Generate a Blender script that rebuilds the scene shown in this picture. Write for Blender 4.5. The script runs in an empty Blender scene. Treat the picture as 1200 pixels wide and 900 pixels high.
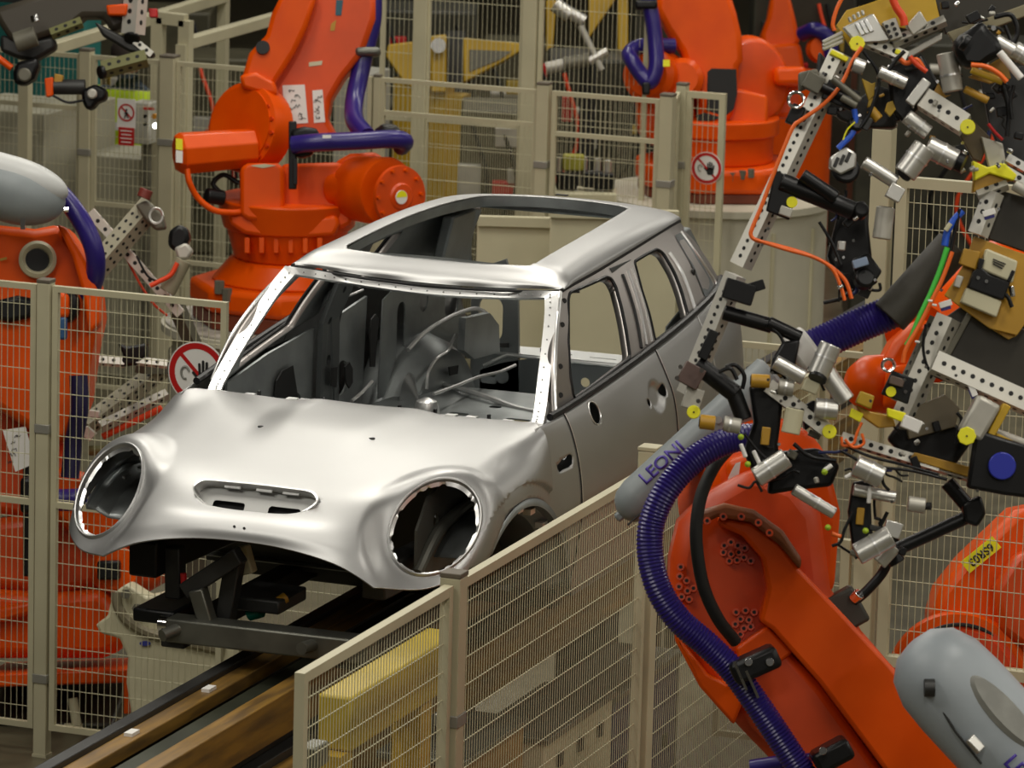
import bpy, bmesh, math, random
from mathutils import Vector as V, Matrix
from mathutils.geometry import tessellate_polygon
random.seed(4)
PI=math.pi
SC=bpy.context.scene
COL=SC.collection
Z0=1.22                      # the car stands on a raised conveyor: car frame -> hall frame

# ------------------------------------------------------------------ camera
CAM=V((15.24335,6.30545,4.41349+Z0))
YAW,PITCH,ROLL,FPX=-2.790221,-0.19736,0.0285533,5525.864
_f=V((math.cos(YAW)*math.cos(PITCH),math.sin(YAW)*math.cos(PITCH),math.sin(PITCH)))
_r=_f.cross(V((0,0,1))).normalized(); _u=_r.cross(_f)
RT=_r*math.cos(ROLL)+_u*math.sin(ROLL); UP=-_r*math.sin(ROLL)+_u*math.cos(ROLL); FW=_f
def ray(x,y): return FW+RT*((x-600)/FPX)-UP*((y-450)/FPX)
def AX(x,y,v): d=ray(x,y); return CAM+d*((v-CAM.x)/d.x)
def AY(x,y,v): d=ray(x,y); return CAM+d*((v-CAM.y)/d.y)
def AZ(x,y,v): d=ray(x,y); return CAM+d*((v-CAM.z)/d.z)
def AD(x,y,v): return CAM+ray(x,y)*v
def px(p):
    d=V(p)-CAM; z=d.dot(FW); return (600+FPX*d.dot(RT)/z,450-FPX*d.dot(UP)/z,z)
cd=bpy.data.cameras.new('camera'); cam=bpy.data.objects.new('camera',cd); COL.objects.link(cam)
cd.sensor_width=36; cd.lens=36*FPX/1200; cd.clip_start=.5; cd.clip_end=200
m=Matrix((RT,UP,-FW)).transposed().to_4x4(); m.translation=CAM; cam.matrix_world=m
cd.dof.use_dof=True; cd.dof.focus_distance=16.6; cd.dof.aperture_fstop=9
SC.camera=cam
SC.view_settings.view_transform='Standard'; SC.view_settings.look='None'; SC.view_settings.gamma=1
SC.view_settings.use_curve_mapping=False

# ------------------------------------------------------------------ materials
MATS={}
def mat(name,col,rough=.5,metal=0,noise=0,scale=8,bump=0,spec=.5,coat=0,emit=None,es=0,col2=None,stretch=None,wear=0):
    if name in MATS: return MATS[name]
    m=bpy.data.materials.new(name); m.use_nodes=True
    nt=m.node_tree; b=nt.nodes['Principled BSDF']
    b.inputs['Base Color'].default_value=(*col,1); b.inputs['Roughness'].default_value=rough; b.inputs['Metallic'].default_value=metal
    b.inputs['Specular IOR Level'].default_value=spec; b.inputs['Coat Weight'].default_value=coat
    if emit: b.inputs['Emission Color'].default_value=(*emit,1); b.inputs['Emission Strength'].default_value=es
    if noise or bump:
        tc=nt.nodes.new('ShaderNodeTexCoord'); n=nt.nodes.new('ShaderNodeTexNoise'); n.inputs['Scale'].default_value=scale; n.inputs['Detail'].default_value=5
        if stretch:
            mp=nt.nodes.new('ShaderNodeMapping'); mp.inputs['Scale'].default_value=stretch
            nt.links.new(tc.outputs['Object'],mp.inputs['Vector']); nt.links.new(mp.outputs['Vector'],n.inputs['Vector'])
        else: nt.links.new(tc.outputs['Object'],n.inputs['Vector'])
        if noise:
            r=nt.nodes.new('ShaderNodeValToRGB'); c2=col2 or tuple(c*(1-noise) for c in col)
            r.color_ramp.elements[0].position=.35; r.color_ramp.elements[1].position=.65
            r.color_ramp.elements[0].color=(*c2,1); r.color_ramp.elements[1].color=(*col,1)
            nt.links.new(n.outputs['Fac'],r.inputs['Fac']); nt.links.new(r.outputs['Color'],b.inputs['Base Color'])
            q=nt.nodes.new('ShaderNodeMapRange'); q.inputs['To Min'].default_value=max(.02,rough-.06); q.inputs['To Max'].default_value=rough+.08
            nt.links.new(n.outputs['Fac'],q.inputs['Value']); nt.links.new(q.outputs['Result'],b.inputs['Roughness'])
        if bump:
            bp=nt.nodes.new('ShaderNodeBump'); bp.inputs['Strength'].default_value=bump; bp.inputs['Distance'].default_value=.004
            nt.links.new(n.outputs['Fac'],bp.inputs['Height']); nt.links.new(bp.outputs['Normal'],b.inputs['Normal'])
    MATS[name]=m; return m
ORANGE=mat('robot_orange',(.80,.092,.0005),.34,0,.18,5,spec=.25,col2=(.72,.074,.0005))
FENCE=mat('fence_cream',(.55,.51,.345),.5,0,.12,3)
WIRE=mat('fence_wire',(.54,.51,.34),.5)
STEEL=mat('car_steel',(.475,.475,.47),.41,.92,.04,3,coat=0,col2=(.455,.455,.45))
EDGE=mat('car_flange_steel',(.78,.78,.77),.3,.85)
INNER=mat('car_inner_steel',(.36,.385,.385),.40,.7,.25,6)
SHELF=mat('car_shelf_steel',(.62,.63,.62),.4,.75)
GREYPILLAR=mat('car_frame_steel',(.44,.41,.39),.38,.85)
DARK=mat('dark_gap',(.008,.008,.008),.7)
BLACK=mat('black_plastic',(.006,.006,.0065),.38,spec=.3)
RUBBER=mat('black_rubber',(.012,.012,.010),.65,0,.3,20)
PURPLE=mat('purple_hose',(.022,.012,.15),.30)
GREYP=mat('grey_dresspack',(.27,.30,.31),.42,0,.1,6)
ALU=mat('aluminium',(.62,.61,.57),.33,.75,.08,12)
ALUD=mat('dull_aluminium',(.50,.48,.42),.45,.4,.12,12)
PERF=mat('perforated_profile',(.66,.64,.57),.42,.35,.06,9)
CHROME=mat('chrome',(.8,.8,.8),.15,1)
YELLOW=mat('bright_yellow',(.85,.80,.01),.4)
YSTEEL=mat('yellow_steel',(.55,.34,.015),.45,0,.2,5)
GOLD=mat('ochre_plate',(.50,.27,.02),.42,0,.18,7)
WHITE=mat('white_paper',(.8,.78,.74),.6)
CREAM=mat('cream_paint',(.60,.56,.38),.5,0,.12,2.5)
INK=mat('black_ink',(.015,.015,.015),.6)
RED=mat('sign_red',(.50,.01,.01),.45)
REDP=mat('red_cable',(.75,.06,.01),.45)
GREEN=mat('green_cable',(.06,.55,.05),.45)
BLUE=mat('blue_cable',(.02,.10,.6),.4)
TEAL=mat('teal_panel',(.03,.22,.20),.5,0,.2,3)
LILAC=mat('purple_print',(.06,.03,.30),.5)
RUST=mat('rail_brown',(.30,.165,.03),.45,.1,.45,9,col2=(.14,.08,.025),stretch=(.4,3,3))
DSTEEL=mat('dark_steel',(.05,.05,.048),.45,.5,.3,7)
MSTEEL=mat('skid_steel',(.20,.20,.17),.4,.7,.3,7)
MUD=mat('machine_grey',(.17,.16,.12),.5,.2,.3,6)
HIVIS=mat('hi_vis_fabric',(.55,.75,.02),.7,0,.15,14)
REFL=mat('reflective_tape',(.6,.6,.58),.4)
SKIN=mat('skin',(.45,.25,.17),.6)

# ------------------------------------------------------------------ mesh helpers
def wloc(o):
    p=V((0,0,0))
    while o: p=p+o.location; o=o.parent
    return p
def obj(name,bm,mats,parent=None,smooth=True,local=False,bevel=0,auto=35):
    """link ONE mesh object; the bmesh is in hall coordinates unless local"""
    if not isinstance(mats,(list,tuple)): mats=[mats]
    if parent is not None and not local:
        w=wloc(parent)
        for v in bm.verts: v.co-=w
    me=bpy.data.meshes.new(name); bmesh.ops.recalc_face_normals(bm,faces=bm.faces) if not getattr(bm,'_keep',False) else None
    bm.to_mesh(me); bm.free()
    for mm in mats: me.materials.append(mm)
    if smooth:
        me.polygons.foreach_set('use_smooth',[True]*len(me.polygons)); 
        try: me.set_sharp_from_angle(angle=math.radians(auto))
        except Exception: pass
    o=bpy.data.objects.new(name,me); COL.objects.link(o); o.parent=parent
    if bevel:
        b=o.modifiers.new('bevel','BEVEL'); b.width=bevel; b.segments=2; b.limit_method='ANGLE'; b.angle_limit=math.radians(40)
    return o
def tag(o,label,cat,group=None,kind=None):
    if label: o['label']=label
    if cat: o['category']=cat
    if group: o['group']=group
    if kind: o['kind']=kind
    return o
def thing(name,label,cat,loc=(0,0,0),group=None):
    o=bpy.data.objects.new(name,None); COL.objects.link(o); o.location=loc; o.empty_display_size=.1
    return tag(o,label,cat,group)
def B(): return bmesh.new()
def setm(bm,n0,mi):
    if mi:
        bm.faces.ensure_lookup_table()
        for f in bm.faces[n0:]: f.material_index=mi
def basis(z,hint=None):
    z=V(z).normalized(); h=V(hint) if hint is not None else V((0,0,1))
    if abs(z.dot(h.normalized()))>.98: h=V((1,0,0)) if abs(z.x)<.9 else V((0,1,0))
    x=h.cross(z).normalized(); y=z.cross(x)
    return x,y,z
def box(bm,c,s,ax=None,mi=0):
    c=V(c); X,Y,Z=ax if ax else (V((1,0,0)),V((0,1,0)),V((0,0,1)))
    n0=len(bm.faces); vs=[]
    for i in (-1,1):
        for j in (-1,1):
            for k in (-1,1): vs.append(bm.verts.new(c+X*(i*s[0]/2)+Y*(j*s[1]/2)+Z*(k*s[2]/2)))
    for q in ((0,1,3,2),(4,6,7,5),(0,4,5,1),(2,3,7,6),(0,2,6,4),(1,5,7,3)): bm.faces.new([vs[i] for i in q])
    setm(bm,n0,mi)
def bar(bm,p0,p1,w,h,hint=None,mi=0,ext=0):
    """rectangular bar from p0 to p1; w across, h along hint"""
    p0=V(p0);p1=V(p1);d=(p1-p0);L=d.length+2*ext
    x,y,z=basis(d,hint); box(bm,(p0+p1)/2,(w,h,L),(x,y,z),mi)
def ring(c,x,y,r,n,r2=None,ph=0): return [V(c)+x*(r*math.cos(ph+2*PI*i/n))+y*((r2 or r)*math.sin(ph+2*PI*i/n)) for i in range(n)]
def loft(bm,rings,cap=True,closed=True,mi=0,loop=False):
    n0=len(bm.faces); R=[[bm.verts.new(p) for p in r] for r in rings]; n=len(R[0])
    pairs=list(zip(R[:-1],R[1:]))
    if loop: pairs.append((R[-1],R[0]))
    for a,b in pairs:
        for i in range(n if closed else n-1):
            j=(i+1)%n
            try: bm.faces.new((a[i],a[j],b[j],b[i]))
            except ValueError: pass
    if cap and closed and not loop:
        for r in (R[0][::-1],R[-1]):
            try: bm.faces.new(r)
            except ValueError: pass
    setm(bm,n0,mi); return R
def cyl(bm,p0,p1,r0,r1=None,n=20,mi=0,cap=True,hint=None):
    p0=V(p0);p1=V(p1);x,y,z=basis(p1-p0,hint); r1=r0 if r1 is None else r1
    loft(bm,[ring(p0,x,y,r0,n),ring(p1,x,y,r1,n)],cap,mi=mi)
def lathe(bm,p0,axis,prof,n=28,mi=0,cap=True,hint=None):
    """prof: (distance along axis, radius)"""
    x,y,z=basis(axis,hint); loft(bm,[ring(V(p0)+z*d,x,y,max(r,1e-4),n) for d,r in prof],cap,mi=mi)
def crv(pts,n,closed=False):
    """Catmull-Rom through pts, n samples"""
    P=[V(p) for p in pts]; N=len(P); out=[]
    segs=N if closed else N-1
    def g(i):
        if closed: return P[i%N]
        if i<0: return P[0]*2-P[1]
        if i>=N: return P[-1]*2-P[-2]
        return P[i]
    for k in range(n):
        t=k*segs/(n if closed else n-1); i=min(int(t),segs-1); t-=i
        a,b,c,d=g(i-1),g(i),g(i+1),g(i+2)
        out.append(.5*((2*b)+(c-a)*t+(2*a-5*b+4*c-d)*t*t+(3*b-a-3*c+d)*t**3))
    return out
def tube(bm,pts,r,n=10,mi=0,cap=True,rib=None,smooth=0):
    """round tube along points; r number or list; rib=(pitch,depth) corrugates it"""
    P=[V(p) for p in pts]
    if smooth: P=crv(P,smooth)
    if rib:
        pitch,dep=rib; L=sum((b-a).length for a,b in zip(P,P[1:])); k=max(4,int(L/pitch*2)); 
        acc=[0]
        for a,b in zip(P,P[1:]): acc.append(acc[-1]+(b-a).length)
        Q=[];j=0
        for i in range(k+1):
            s=L*i/k
            while j<len(P)-2 and acc[j+1]<s: j+=1
            t=(s-acc[j])/max(acc[j+1]-acc[j],1e-9); Q.append(P[j].lerp(P[j+1],t))
        P=Q; rr=[r-(dep if i%2 else 0) for i in range(len(P))]
    else: rr=r if isinstance(r,(list,tuple)) else [r]*len(P)
    x=None; rings=[]
    for i,p in enumerate(P):
        d=(P[min(i+1,len(P)-1)]-P[max(i-1,0)])
        if d.length<1e-9: d=V((0,0,1))
        d.normalize()
        if x is None: x,y,_=basis(d)
        else:
            x=(x-d*x.dot(d)).normalized(); y=d.cross(x)
        rings.append(ring(p,x,y,rr[i],n))
    loft(bm,rings,cap,mi=mi)
def plate(bm,outer,holes,o,e1,e2,th,mi=0,mi_edge=None):
    """flat plate: 2D outline with holes in the plane o+u*e1+v*e2, extruded by th against e1 x e2"""
    n0=len(bm.faces); o=V(o);e1=V(e1);e2=V(e2);nn=e1.cross(e2).normalized()*th
    loops=[outer]+list(holes); tri=tessellate_polygon([[V((u,v,0)) for u,v in l] for l in loops])
    flat=[p for l in loops for p in l]
    T=[bm.verts.new(o+e1*u+e2*v) for u,v in flat]; Bt=[bm.verts.new(o+e1*u+e2*v-nn) for u,v in flat]
    for a,b,c in tri:
        for q in ((T[a],T[b],T[c]),(Bt[c],Bt[b],Bt[a])):
            try: bm.faces.new(q)
            except ValueError: pass
    k=0
    for l in loops:
        for i in range(len(l)):
            a,b=k+i,k+(i+1)%len(l)
            try: bm.faces.new((T[a],T[b],Bt[b],Bt[a]))
            except ValueError: pass
        k+=len(l)
    setm(bm,n0,mi)
def circ2(c,r,n=20,r2=None): return [(c[0]+r*math.cos(2*PI*i/n),c[1]+(r2 or r)*math.sin(2*PI*i/n)) for i in range(n)]
def rrect(c,w,h,r,n=5,rot=0):
    out=[]
    for (sx,sy),a0 in zip(((1,1),(-1,1),(-1,-1),(1,-1)),(0,PI/2,PI,1.5*PI)):
        for i in range(n+1):
            a=a0+i/n*PI/2; out.append((sx*(w/2-r)+r*math.cos(a),sy*(h/2-r)+r*math.sin(a)))
    cr,sr=math.cos(rot),math.sin(rot)
    return [(c[0]+x*cr-y*sr,c[1]+x*sr+y*cr) for x,y in out]
def prism(bm,poly,o,e1,e2,th,mi=0): plate(bm,poly,[],o,e1,e2,th,mi)
def rail_face(d): return d
def perf(bm,p0,p1,w,h,hint=None,pitch=.045,r=.009,mi_hole=1,faces=(0,1,2,3),two=False):
    """perforated square profile: bar with rows of round holes shown as dark recess discs on its faces"""
    p0=V(p0);p1=V(p1);d=p1-p0;L=d.length;x,y,z=basis(d,hint); c=(p0+p1)/2
    box(bm,c,(w,h,L),(x,y,z)); n=max(1,int((L-.02)/pitch))
    for fi in faces:
        a,b,half,wid=((x,y,w/2,h),(-x,y,w/2,h),(y,x,h/2,w),(-y,x,h/2,w))[fi]
        rows=(-.22*wid,.22*wid) if (two and wid>.055) else (0,)
        for k in range(n):
            for s in rows:
                q=c+a*(half+.0006)+b*s+z*((k-(n-1)/2)*pitch)
                vs=[bm.verts.new(q+b*(r*math.cos(t*PI/4))+z*(r*math.sin(t*PI/4))) for t in range(8)]
                f=bm.faces.new(vs); f.material_index=mi_hole
def text(name,s,mt,parent,o,e1,e2,size,depth=.0015,align='CENTER',bend=None):
    cu=bpy.data.curves.new(name,'FONT'); cu.body=s; cu.size=size; cu.extrude=0; cu.offset=size*.022; cu.align_x=align; cu.align_y='CENTER'
    t=bpy.data.objects.new(name+'_tmp',cu); COL.objects.link(t)
    dg=bpy.context.evaluated_depsgraph_get(); me=bpy.data.meshes.new_from_object(t.evaluated_get(dg)); bpy.data.objects.remove(t)
    bm=B(); bm.from_mesh(me); bpy.data.meshes.remove(me)
    o=V(o);e1=V(e1).normalized();e2=V(e2).normalized();n=e1.cross(e2)
    geo=bmesh.ops.extrude_face_region(bm,geom=bm.faces[:])
    for v in geo['geom']:
        if isinstance(v,bmesh.types.BMVert): v.co.z=depth
    for v in bm.verts:
        u,w,h=v.co
        if bend:
            a=w/bend; q=bend+h+.003; v.co=o+e1*u+e2*(q*math.sin(a))+n*(q*math.cos(a)-bend)
        else: v.co=o+e1*u+e2*w+n*h
    return obj(name,bm,mt,parent,smooth=False)
def nuts(bm,cs,ax,r,h,n=6,mi=0):
    for c in cs: cyl(bm,c,V(c)+V(ax).normalized()*h,r,n=n,mi=mi)
# ================================================================== CAR BODY (car frame: +x front, +y its left side)
CARZ=V((0,0,Z0))
def cY(x,y,v): return AY(x,y,v)-CARZ
def cX(x,y,v): return AX(x,y,v)-CARZ
def cZ(x,y,v): return AZ(x,y,v+Z0)-CARZ
car=thing('car_body','bare silver unpainted hatchback body shell without glass, bonnet facing the conveyor','car',(0,0,Z0))
def part(name,bm,mats,parent=None,**k): return obj(name,bm,mats,parent or car,local=True,**k)
def lin(tab,x):
    """piecewise smooth table lookup"""
    if x>=tab[0][0]: a,b=tab[0],tab[1]
    elif x<=tab[-1][0]: a,b=tab[-2],tab[-1]
    else:
        for a,b in zip(tab,tab[1:]):
            if b[0]<=x<=a[0]: break
    t=(x-a[0])/(b[0]-a[0]); return a[1]+(b[1]-a[1])*t
def smooth_tab(tab,n=40):
    P=crv([(x,y,0) for x,y in tab],n); return [(p.x,p.y) for p in P]
def sheet(rows,flip=False):
    bm=B(); R=[[bm.verts.new(p) for p in r] for r in rows]
    for a,b in zip(R,R[1:]):
        for i in range(len(a)-1):
            q=(a[i],a[i+1],b[i+1],b[i]); bm.faces.new(q[::-1] if flip else q)
    return bm
def patch(secs,nu,nv,sm=0,even=False):
    """secs: list of point lists (u), each resampled to nv, then nu across; sm Laplacian passes on the inside"""
    S=[crv(s,nv) for s in secs]
    cols=[crv([s[j] for s in S],nu) for j in range(nv)]
    rows=[[cols[j][i] for j in range(nv)] for i in range(nu)]
    for _ in range(sm):
        new=[r[:] for r in rows]
        for i in range(1,nu-1):
            for j in range(1,nv-1):
                new[i][j]=rows[i][j]*.5+(rows[i-1][j]+rows[i+1][j]+rows[i][j-1]+rows[i][j+1])*.125
        rows=new
    return rows
def inpoly(p,poly):
    x,y=p; c=False; j=len(poly)-1
    for i in range(len(poly)):
        xi,yi=poly[i]; xj,yj=poly[j]
        if (yi>y)!=(yj>y) and x<(xj-xi)*(y-yi)/(yj-yi)+xi: c=not c
        j=i
    return c
def nearest(p,poly):
    best=None
    for a,b in zip(poly,poly[1:]+poly[:1]):
        dx,dy=b[0]-a[0],b[1]-a[1]; L=dx*dx+dy*dy
        t=0 if L==0 else max(0,min(1,((p[0]-a[0])*dx+(p[1]-a[1])*dy)/L))
        q=(a[0]+dx*t,a[1]+dy*t); d=(q[0]-p[0])**2+(q[1]-p[1])**2
        if best is None or d<best[0]: best=(d,q)
    return best[1]
def cut(bm,o,e1,e2,poly,test=None):
    o=V(o);e1=V(e1).normalized();e2=V(e2).normalized();ax=e1.cross(e2)
    xs=[p[0] for p in poly];ys=[p[1] for p in poly];bb=(min(xs),max(xs),min(ys),max(ys))
    pr=lambda p:((p-o).dot(e1),(p-o).dot(e2))
    bm.normal_update(); dele=[]
    for f in bm.faces:
        c=f.calc_center_median()
        if test and not test(c): continue
        q=pr(c)
        if bb[0]<=q[0]<=bb[1] and bb[2]<=q[1]<=bb[3] and inpoly(q,poly): dele.append(f)
    vs={v for f in dele for v in f.verts}; nm={v:v.normal.copy() for v in vs}
    bmesh.ops.delete(bm,geom=dele,context='FACES')
    for v in vs:
        if not v.is_valid or not v.link_faces: continue
        q=pr(v.co); t=nearest(q,poly); d=e1*(t[0]-q[0])+e2*(t[1]-q[1]); n=nm[v]; k=n.dot(ax)
        if abs(k)>.15: d-=ax*(n.dot(d)/k)
        v.co+=d
def orient(bm,d,at=None):
    bm.normal_update(); s=sum((f.normal.dot(V(d))*f.calc_area() for f in bm.faces))
    if s<0: bmesh.ops.reverse_faces(bm,faces=bm.faces)
def solid(o,th,off=-1,mo=0):
    m=o.modifiers.new('thickness','SOLIDIFY'); m.thickness=th; m.offset=off
    if mo: m.material_offset=mo; m.material_offset_rim=0
    return o
def keep(name,bm,mats,parent=None,th=0,mo=0,auto=60):
    """like part() but keeps the face winding"""
    if not isinstance(mats,(list,tuple)): mats=[mats]
    me=bpy.data.meshes.new(name); bm.to_mesh(me); bm.free()
    for q in mats: me.materials.append(q)
    me.polygons.foreach_set('use_smooth',[True]*len(me.polygons))
    try: me.set_sharp_from_angle(angle=math.radians(auto))
    except Exception: pass
    o=bpy.data.objects.new(name,me); COL.objects.link(o); o.parent=parent or car
    if th: solid(o,th,-1,mo)
    return o

# ---------------------------------------------------------------- bonnet (clamshell with headlamp rings)
HS=[
 [(.735,0,.677),(.735,.14,.672),(.737,.27,.656),(.739,.37,.634),(.741,.43,.612),(.742,.475,.590),(.742,.509,.571)],
 [(.716,0,.722),(.714,.15,.719),(.705,.29,.706),(.690,.40,.688),(.665,.50,.655),(.640,.60,.610),(.622,.668,.565)],
 [(.655,0,.773),(.650,.16,.772),(.632,.31,.766),(.585,.44,.758),(.530,.56,.735),(.475,.705,.680),(.455,.760,.585)],
 [(.500,0,.836),(.490,.18,.838),(.465,.34,.838),(.405,.48,.842),(.325,.63,.858),(.285,.755,.775),(.275,.79,.58)],
 [(.220,0,.893),(.210,.20,.895),(.190,.37,.893),(.150,.52,.892),(.100,.655,.880),(.060,.770,.800),(.050,.800,.58)],
 [(-.10,0,.922),(-.11,.22,.925),(-.12,.42,.924),(-.14,.58,.920),(-.15,.685,.900),(-.16,.770,.815),(-.16,.795,.58)],
 [(-.43,0,.925),(-.44,.22,.928),(-.455,.44,.932),(-.44,.605,.938),(-.355,.70,.945),(-.31,.757,.86),(-.31,.785,.58)],
]
def mirror(s): return [(x,-y,z) for x,y,z in s[:0:-1]]+list(s)
NU,NVH=150,241
rows=patch([mirror(s) for s in HS],NU,NVH,sm=0)
# light fairing on a coarse grid would move the lamp: only a few passes here
for _ in range(22):
    new=[r[:] for r in rows]
    for i in range(1,NU-1):
        for j in range(1,NVH-1): new[i][j]=rows[i][j]*.4+(rows[i-1][j]+rows[i+1][j]+rows[i][j-1]+rows[i][j+1])*.15
    rows=new
def ss(a,b,x):
    t=max(0,min(1,(x-a)/(b-a))); return t*t*(3-2*t)
for r in rows:
    for p in r:
        y=abs(p.y)
        # raised power dome ahead of the screen, and the crease line running into each lamp
        w=.20+.06*ss(.25,-.35,p.x)
        p.z+=.020*(1-ss(w-.09,w+.07,y))*(1-ss(-.02,.30,p.x+1.2*y*y))
        if p.z<.93 and y>.5:
            d=math.hypot(p.x,p.z-.19)
            k=1-ss(.612,.620,d)
            p.y-=math.copysign(.014*k,p.y)
hb=sheet(rows); orient(hb,(.4,0,1))
# headlamp openings
HC=V((.461,.619,.739)); HA=V((-.153,.047,.125)); HB=V((-.006,.129,-.064))
def lamp_axes(s):
    c=V((HC.x,HC.y*s,HC.z)); a=V((HA.x,HA.y*s,HA.z)); b=V((HB.x,HB.y*s,HB.z)); n=a.cross(b).normalized()
    if n.x<0: n=-n
    return c,a,b,n
for s in (1,-1):
    c,a,b,n=lamp_axes(s); e1=a.normalized(); e2=n.cross(e1).normalized()
    poly=[((a*math.cos(t)+b*math.sin(t)).dot(e1),(a*math.cos(t)+b*math.sin(t)).dot(e2)) for t in (2*PI*i/72 for i in range(72))]
    for v in hb.verts:
        if v.co.y*s<.3 or v.co.x<.1: continue
        q=v.co-c; ra=math.hypot(q.dot(e1)/a.length,q.dot(e2)/b.length); wgt=1-ss(1.0,1.7,ra)
        if ra<1.7: v.co-=n*(q.dot(n)+.004)*wgt
    cut(hb,c,e1,e2,poly,lambda p:p.y*s>.3 and p.x>.1)
    cut(hb,(0,0,0),(1,0,0),(0,0,1),[(.0+.56*math.cos(t),.19+.56*math.sin(t)) for t in (2*PI*i/90 for i in range(90))],lambda p:p.y*s>.6 and p.x<.62)
# air scoop opening
SO=V((.600,0,.800)); SE1=V((0,1,0)); SE2=V((-.62,0,.78)).normalized(); SN=SE1.cross(SE2)
if SN.x<0: SN=-SN
sc_top=[(-.232,.012),(-.222,.036),(-.195,.050),(-.12,.053),(0,.055),(.12,.053),(.195,.050),(.222,.036),(.232,.012)]
sc_bot=[(.205,-.022),(.165,-.048),(.10,-.060),(0,-.063),(-.10,-.060),(-.165,-.048),(-.205,-.022)]
SCOOP=[(p.x,p.y) for p in crv([(x,y,0) for x,y in sc_top+sc_bot],96,closed=True)]
cut(hb,SO,SE1,SE2,SCOOP,lambda p:p.x>.3)
hood=keep('bonnet',hb,STEEL,th=.006)
for s in (1,-1):
    c,a,b,n=lamp_axes(s)
    def ell(k,d,m=72): return [c+(a*math.cos(t)+b*math.sin(t))*k+n*d for t in (2*PI*i/m for i in range(m))]
    bm=B(); loft(bm,[ell(1.045,-.010),ell(1.035,.002),ell(1.01,.006),ell(.985,.004),ell(.975,-.004),ell(.97,-.022),ell(1.02,-.03)],cap=False,loop=True)
    part('headlamp_ring',bm,STEEL,hood,auto=50)
    bm=B()   # notched inner flange
    M=96; inner=[]
    for i in range(M):
        k=.905 if (i%9) not in (7,8) and i%13!=5 else .945
        t=2*PI*i/M; inner.append(c+(a*math.cos(t)+b*math.sin(t))*k-n*.020)
    R0=[bm.verts.new(p) for p in ell(.985,-.012,M)]; R1=[bm.verts.new(p) for p in inner]
    for i in range(M): bm.faces.new((R0[i],R0[(i+1)%M],R1[(i+1)%M],R1[i]))
    f=part('lamp_flange',bm,EDGE,hood,smooth=False); solid(f,.002,0)
# scoop pan
bm=B(); 
L0=[SO+SE1*(u*1.012)+SE2*(v*1.03)+SN*.006 for u,v in SCOOP]; L1=[SO+SE1*(u*.985)+SE2*(v*.93)+SN*.007 for u,v in SCOOP]; L2=[SO+SE1*(u*.965)+SE2*(v*.86)-SN*.012 for u,v in SCOOP]; L3=[SO+SE1*(u*.975)+SE2*(v*.93)-SN*.045 for u,v in SCOOP]
loft(bm,[[p-SN*.012 for p in L0],L0,L1,L2,L3],cap=False)
part('scoop_lip',bm,EDGE,hood)
bm=B(); hol=[rrect((-.105,-.020),.12,.042,.012),rrect((.105,-.020),.12,.042,.012)]
plate(bm,[(u*.99,v*.97) for u,v in SCOOP],hol,SO-SN*.040-SE2*.004,SE1,SE2,.003)
part('scoop_pan',bm,[mat('scoop_steel',(.34,.34,.33),.42,.8)],hood,smooth=False)
bm=B(); box(bm,SO-SN*.075-SE2*.02,(.40,.09,.01),(SE1,SE2,SN)); part('scoop_duct',bm,DARK,hood)
for u in (-.10,.02,.12):
    bm=B(); box(bm,SO-SN*.018+SE1*u+SE2*.042,(.06,.010,.006),(SE1,SE2,SN)); part('scoop_clip',bm,EDGE,hood)
# washer jet and badge holes
bm=B()
def on_hood(q):
    best=min((v for r in rows for v in r if v.y*q[2]>=0 or q[2]==0),key=lambda v:(px(v+CARZ)[0]-q[0])**2+(px(v+CARZ)[1]-q[1])**2); return best
for q in ((305,499.7,-1),(437,514,1)):
    bm=B(); p=on_hood(q); cyl(bm,p-V((0,0,.002)),p+V((.0,0,.0018)),.011,n=16); part('washer_hole',bm,DARK,hood)
for q in ((275,617.5,0),(286.5,619,0)):
    bm=B(); p=on_hood(q); cyl(bm,p-V((.004,0,.002)),p+V((.0035,0,.0015)),.0045,n=12); part('badge_hole',bm,DARK,hood)

# ---------------------------------------------------------------- side body
BELT=[(-.33,.695,.950),(-.55,.715,.962),(-1.0,.735,.997),(-1.5,.742,1.040),(-2.0,.735,1.084),(-2.4,.700,1.112),(-2.7,.625,1.110),(-2.86,.560,1.07)]
DRIP=[(-.93,.545,1.325),(-1.0,.537,1.333),(-1.4,.530,1.343),(-1.8,.525,1.360),(-2.3,.505,1.374),(-2.55,.470,1.362),(-2.68,.43,1.335)]
yb=smooth_tab([(a,b) for a,b,c in BELT]); zb=smooth_tab([(a,c) for a,b,c in BELT])
yd=smooth_tab([(a,b) for a,b,c in DRIP]); zd=smooth_tab([(a,c) for a,b,c in DRIP])
PROF=[(0,0),(.04,.022),(.10,.043),(.18,.062),(.28,.077),(.40,.083),(.52,.068),(.64,.045),(.72,.03)]
def prof(t):
    return lin([(-a,b) for a,b in PROF],-t)
PROFS=[(p.x,p.y) for p in crv([(a,b,0) for a,b in PROF],60)]
def prof(t): return lin([(-a,b) for a,b in PROFS],-max(t,0))
def sideY(x,z):
    k=1-.55*ss(-.75,-.30,x)*ss(.02,.2,lin(zb,x)-z)*0
    extra=.018*ss(-.5,-1.4,x)
    return lin(yb,x)+prof(lin(zb,x)-z)*(1-.25*ss(-.62,-.33,x))+extra*ss(.03,.2,lin(zb,x)-z)
GYB=smooth_tab([(-.45,.668),(-.62,.680),(-1.0,.702),(-1.5,.714),(-2.0,.708),(-2.4,.678),(-2.7,.605),(-2.86,.545)])
def ghY(x,z):
    b=lin(zb,x); d=lin(zd,min(x,-.93)); t=(z-b)/max(d-b,.05)
    return lin(GYB,x)*(1-t)+lin(yd,min(x,-.93))*t+.014*math.sin(PI*max(0,min(1,t)))
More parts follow.
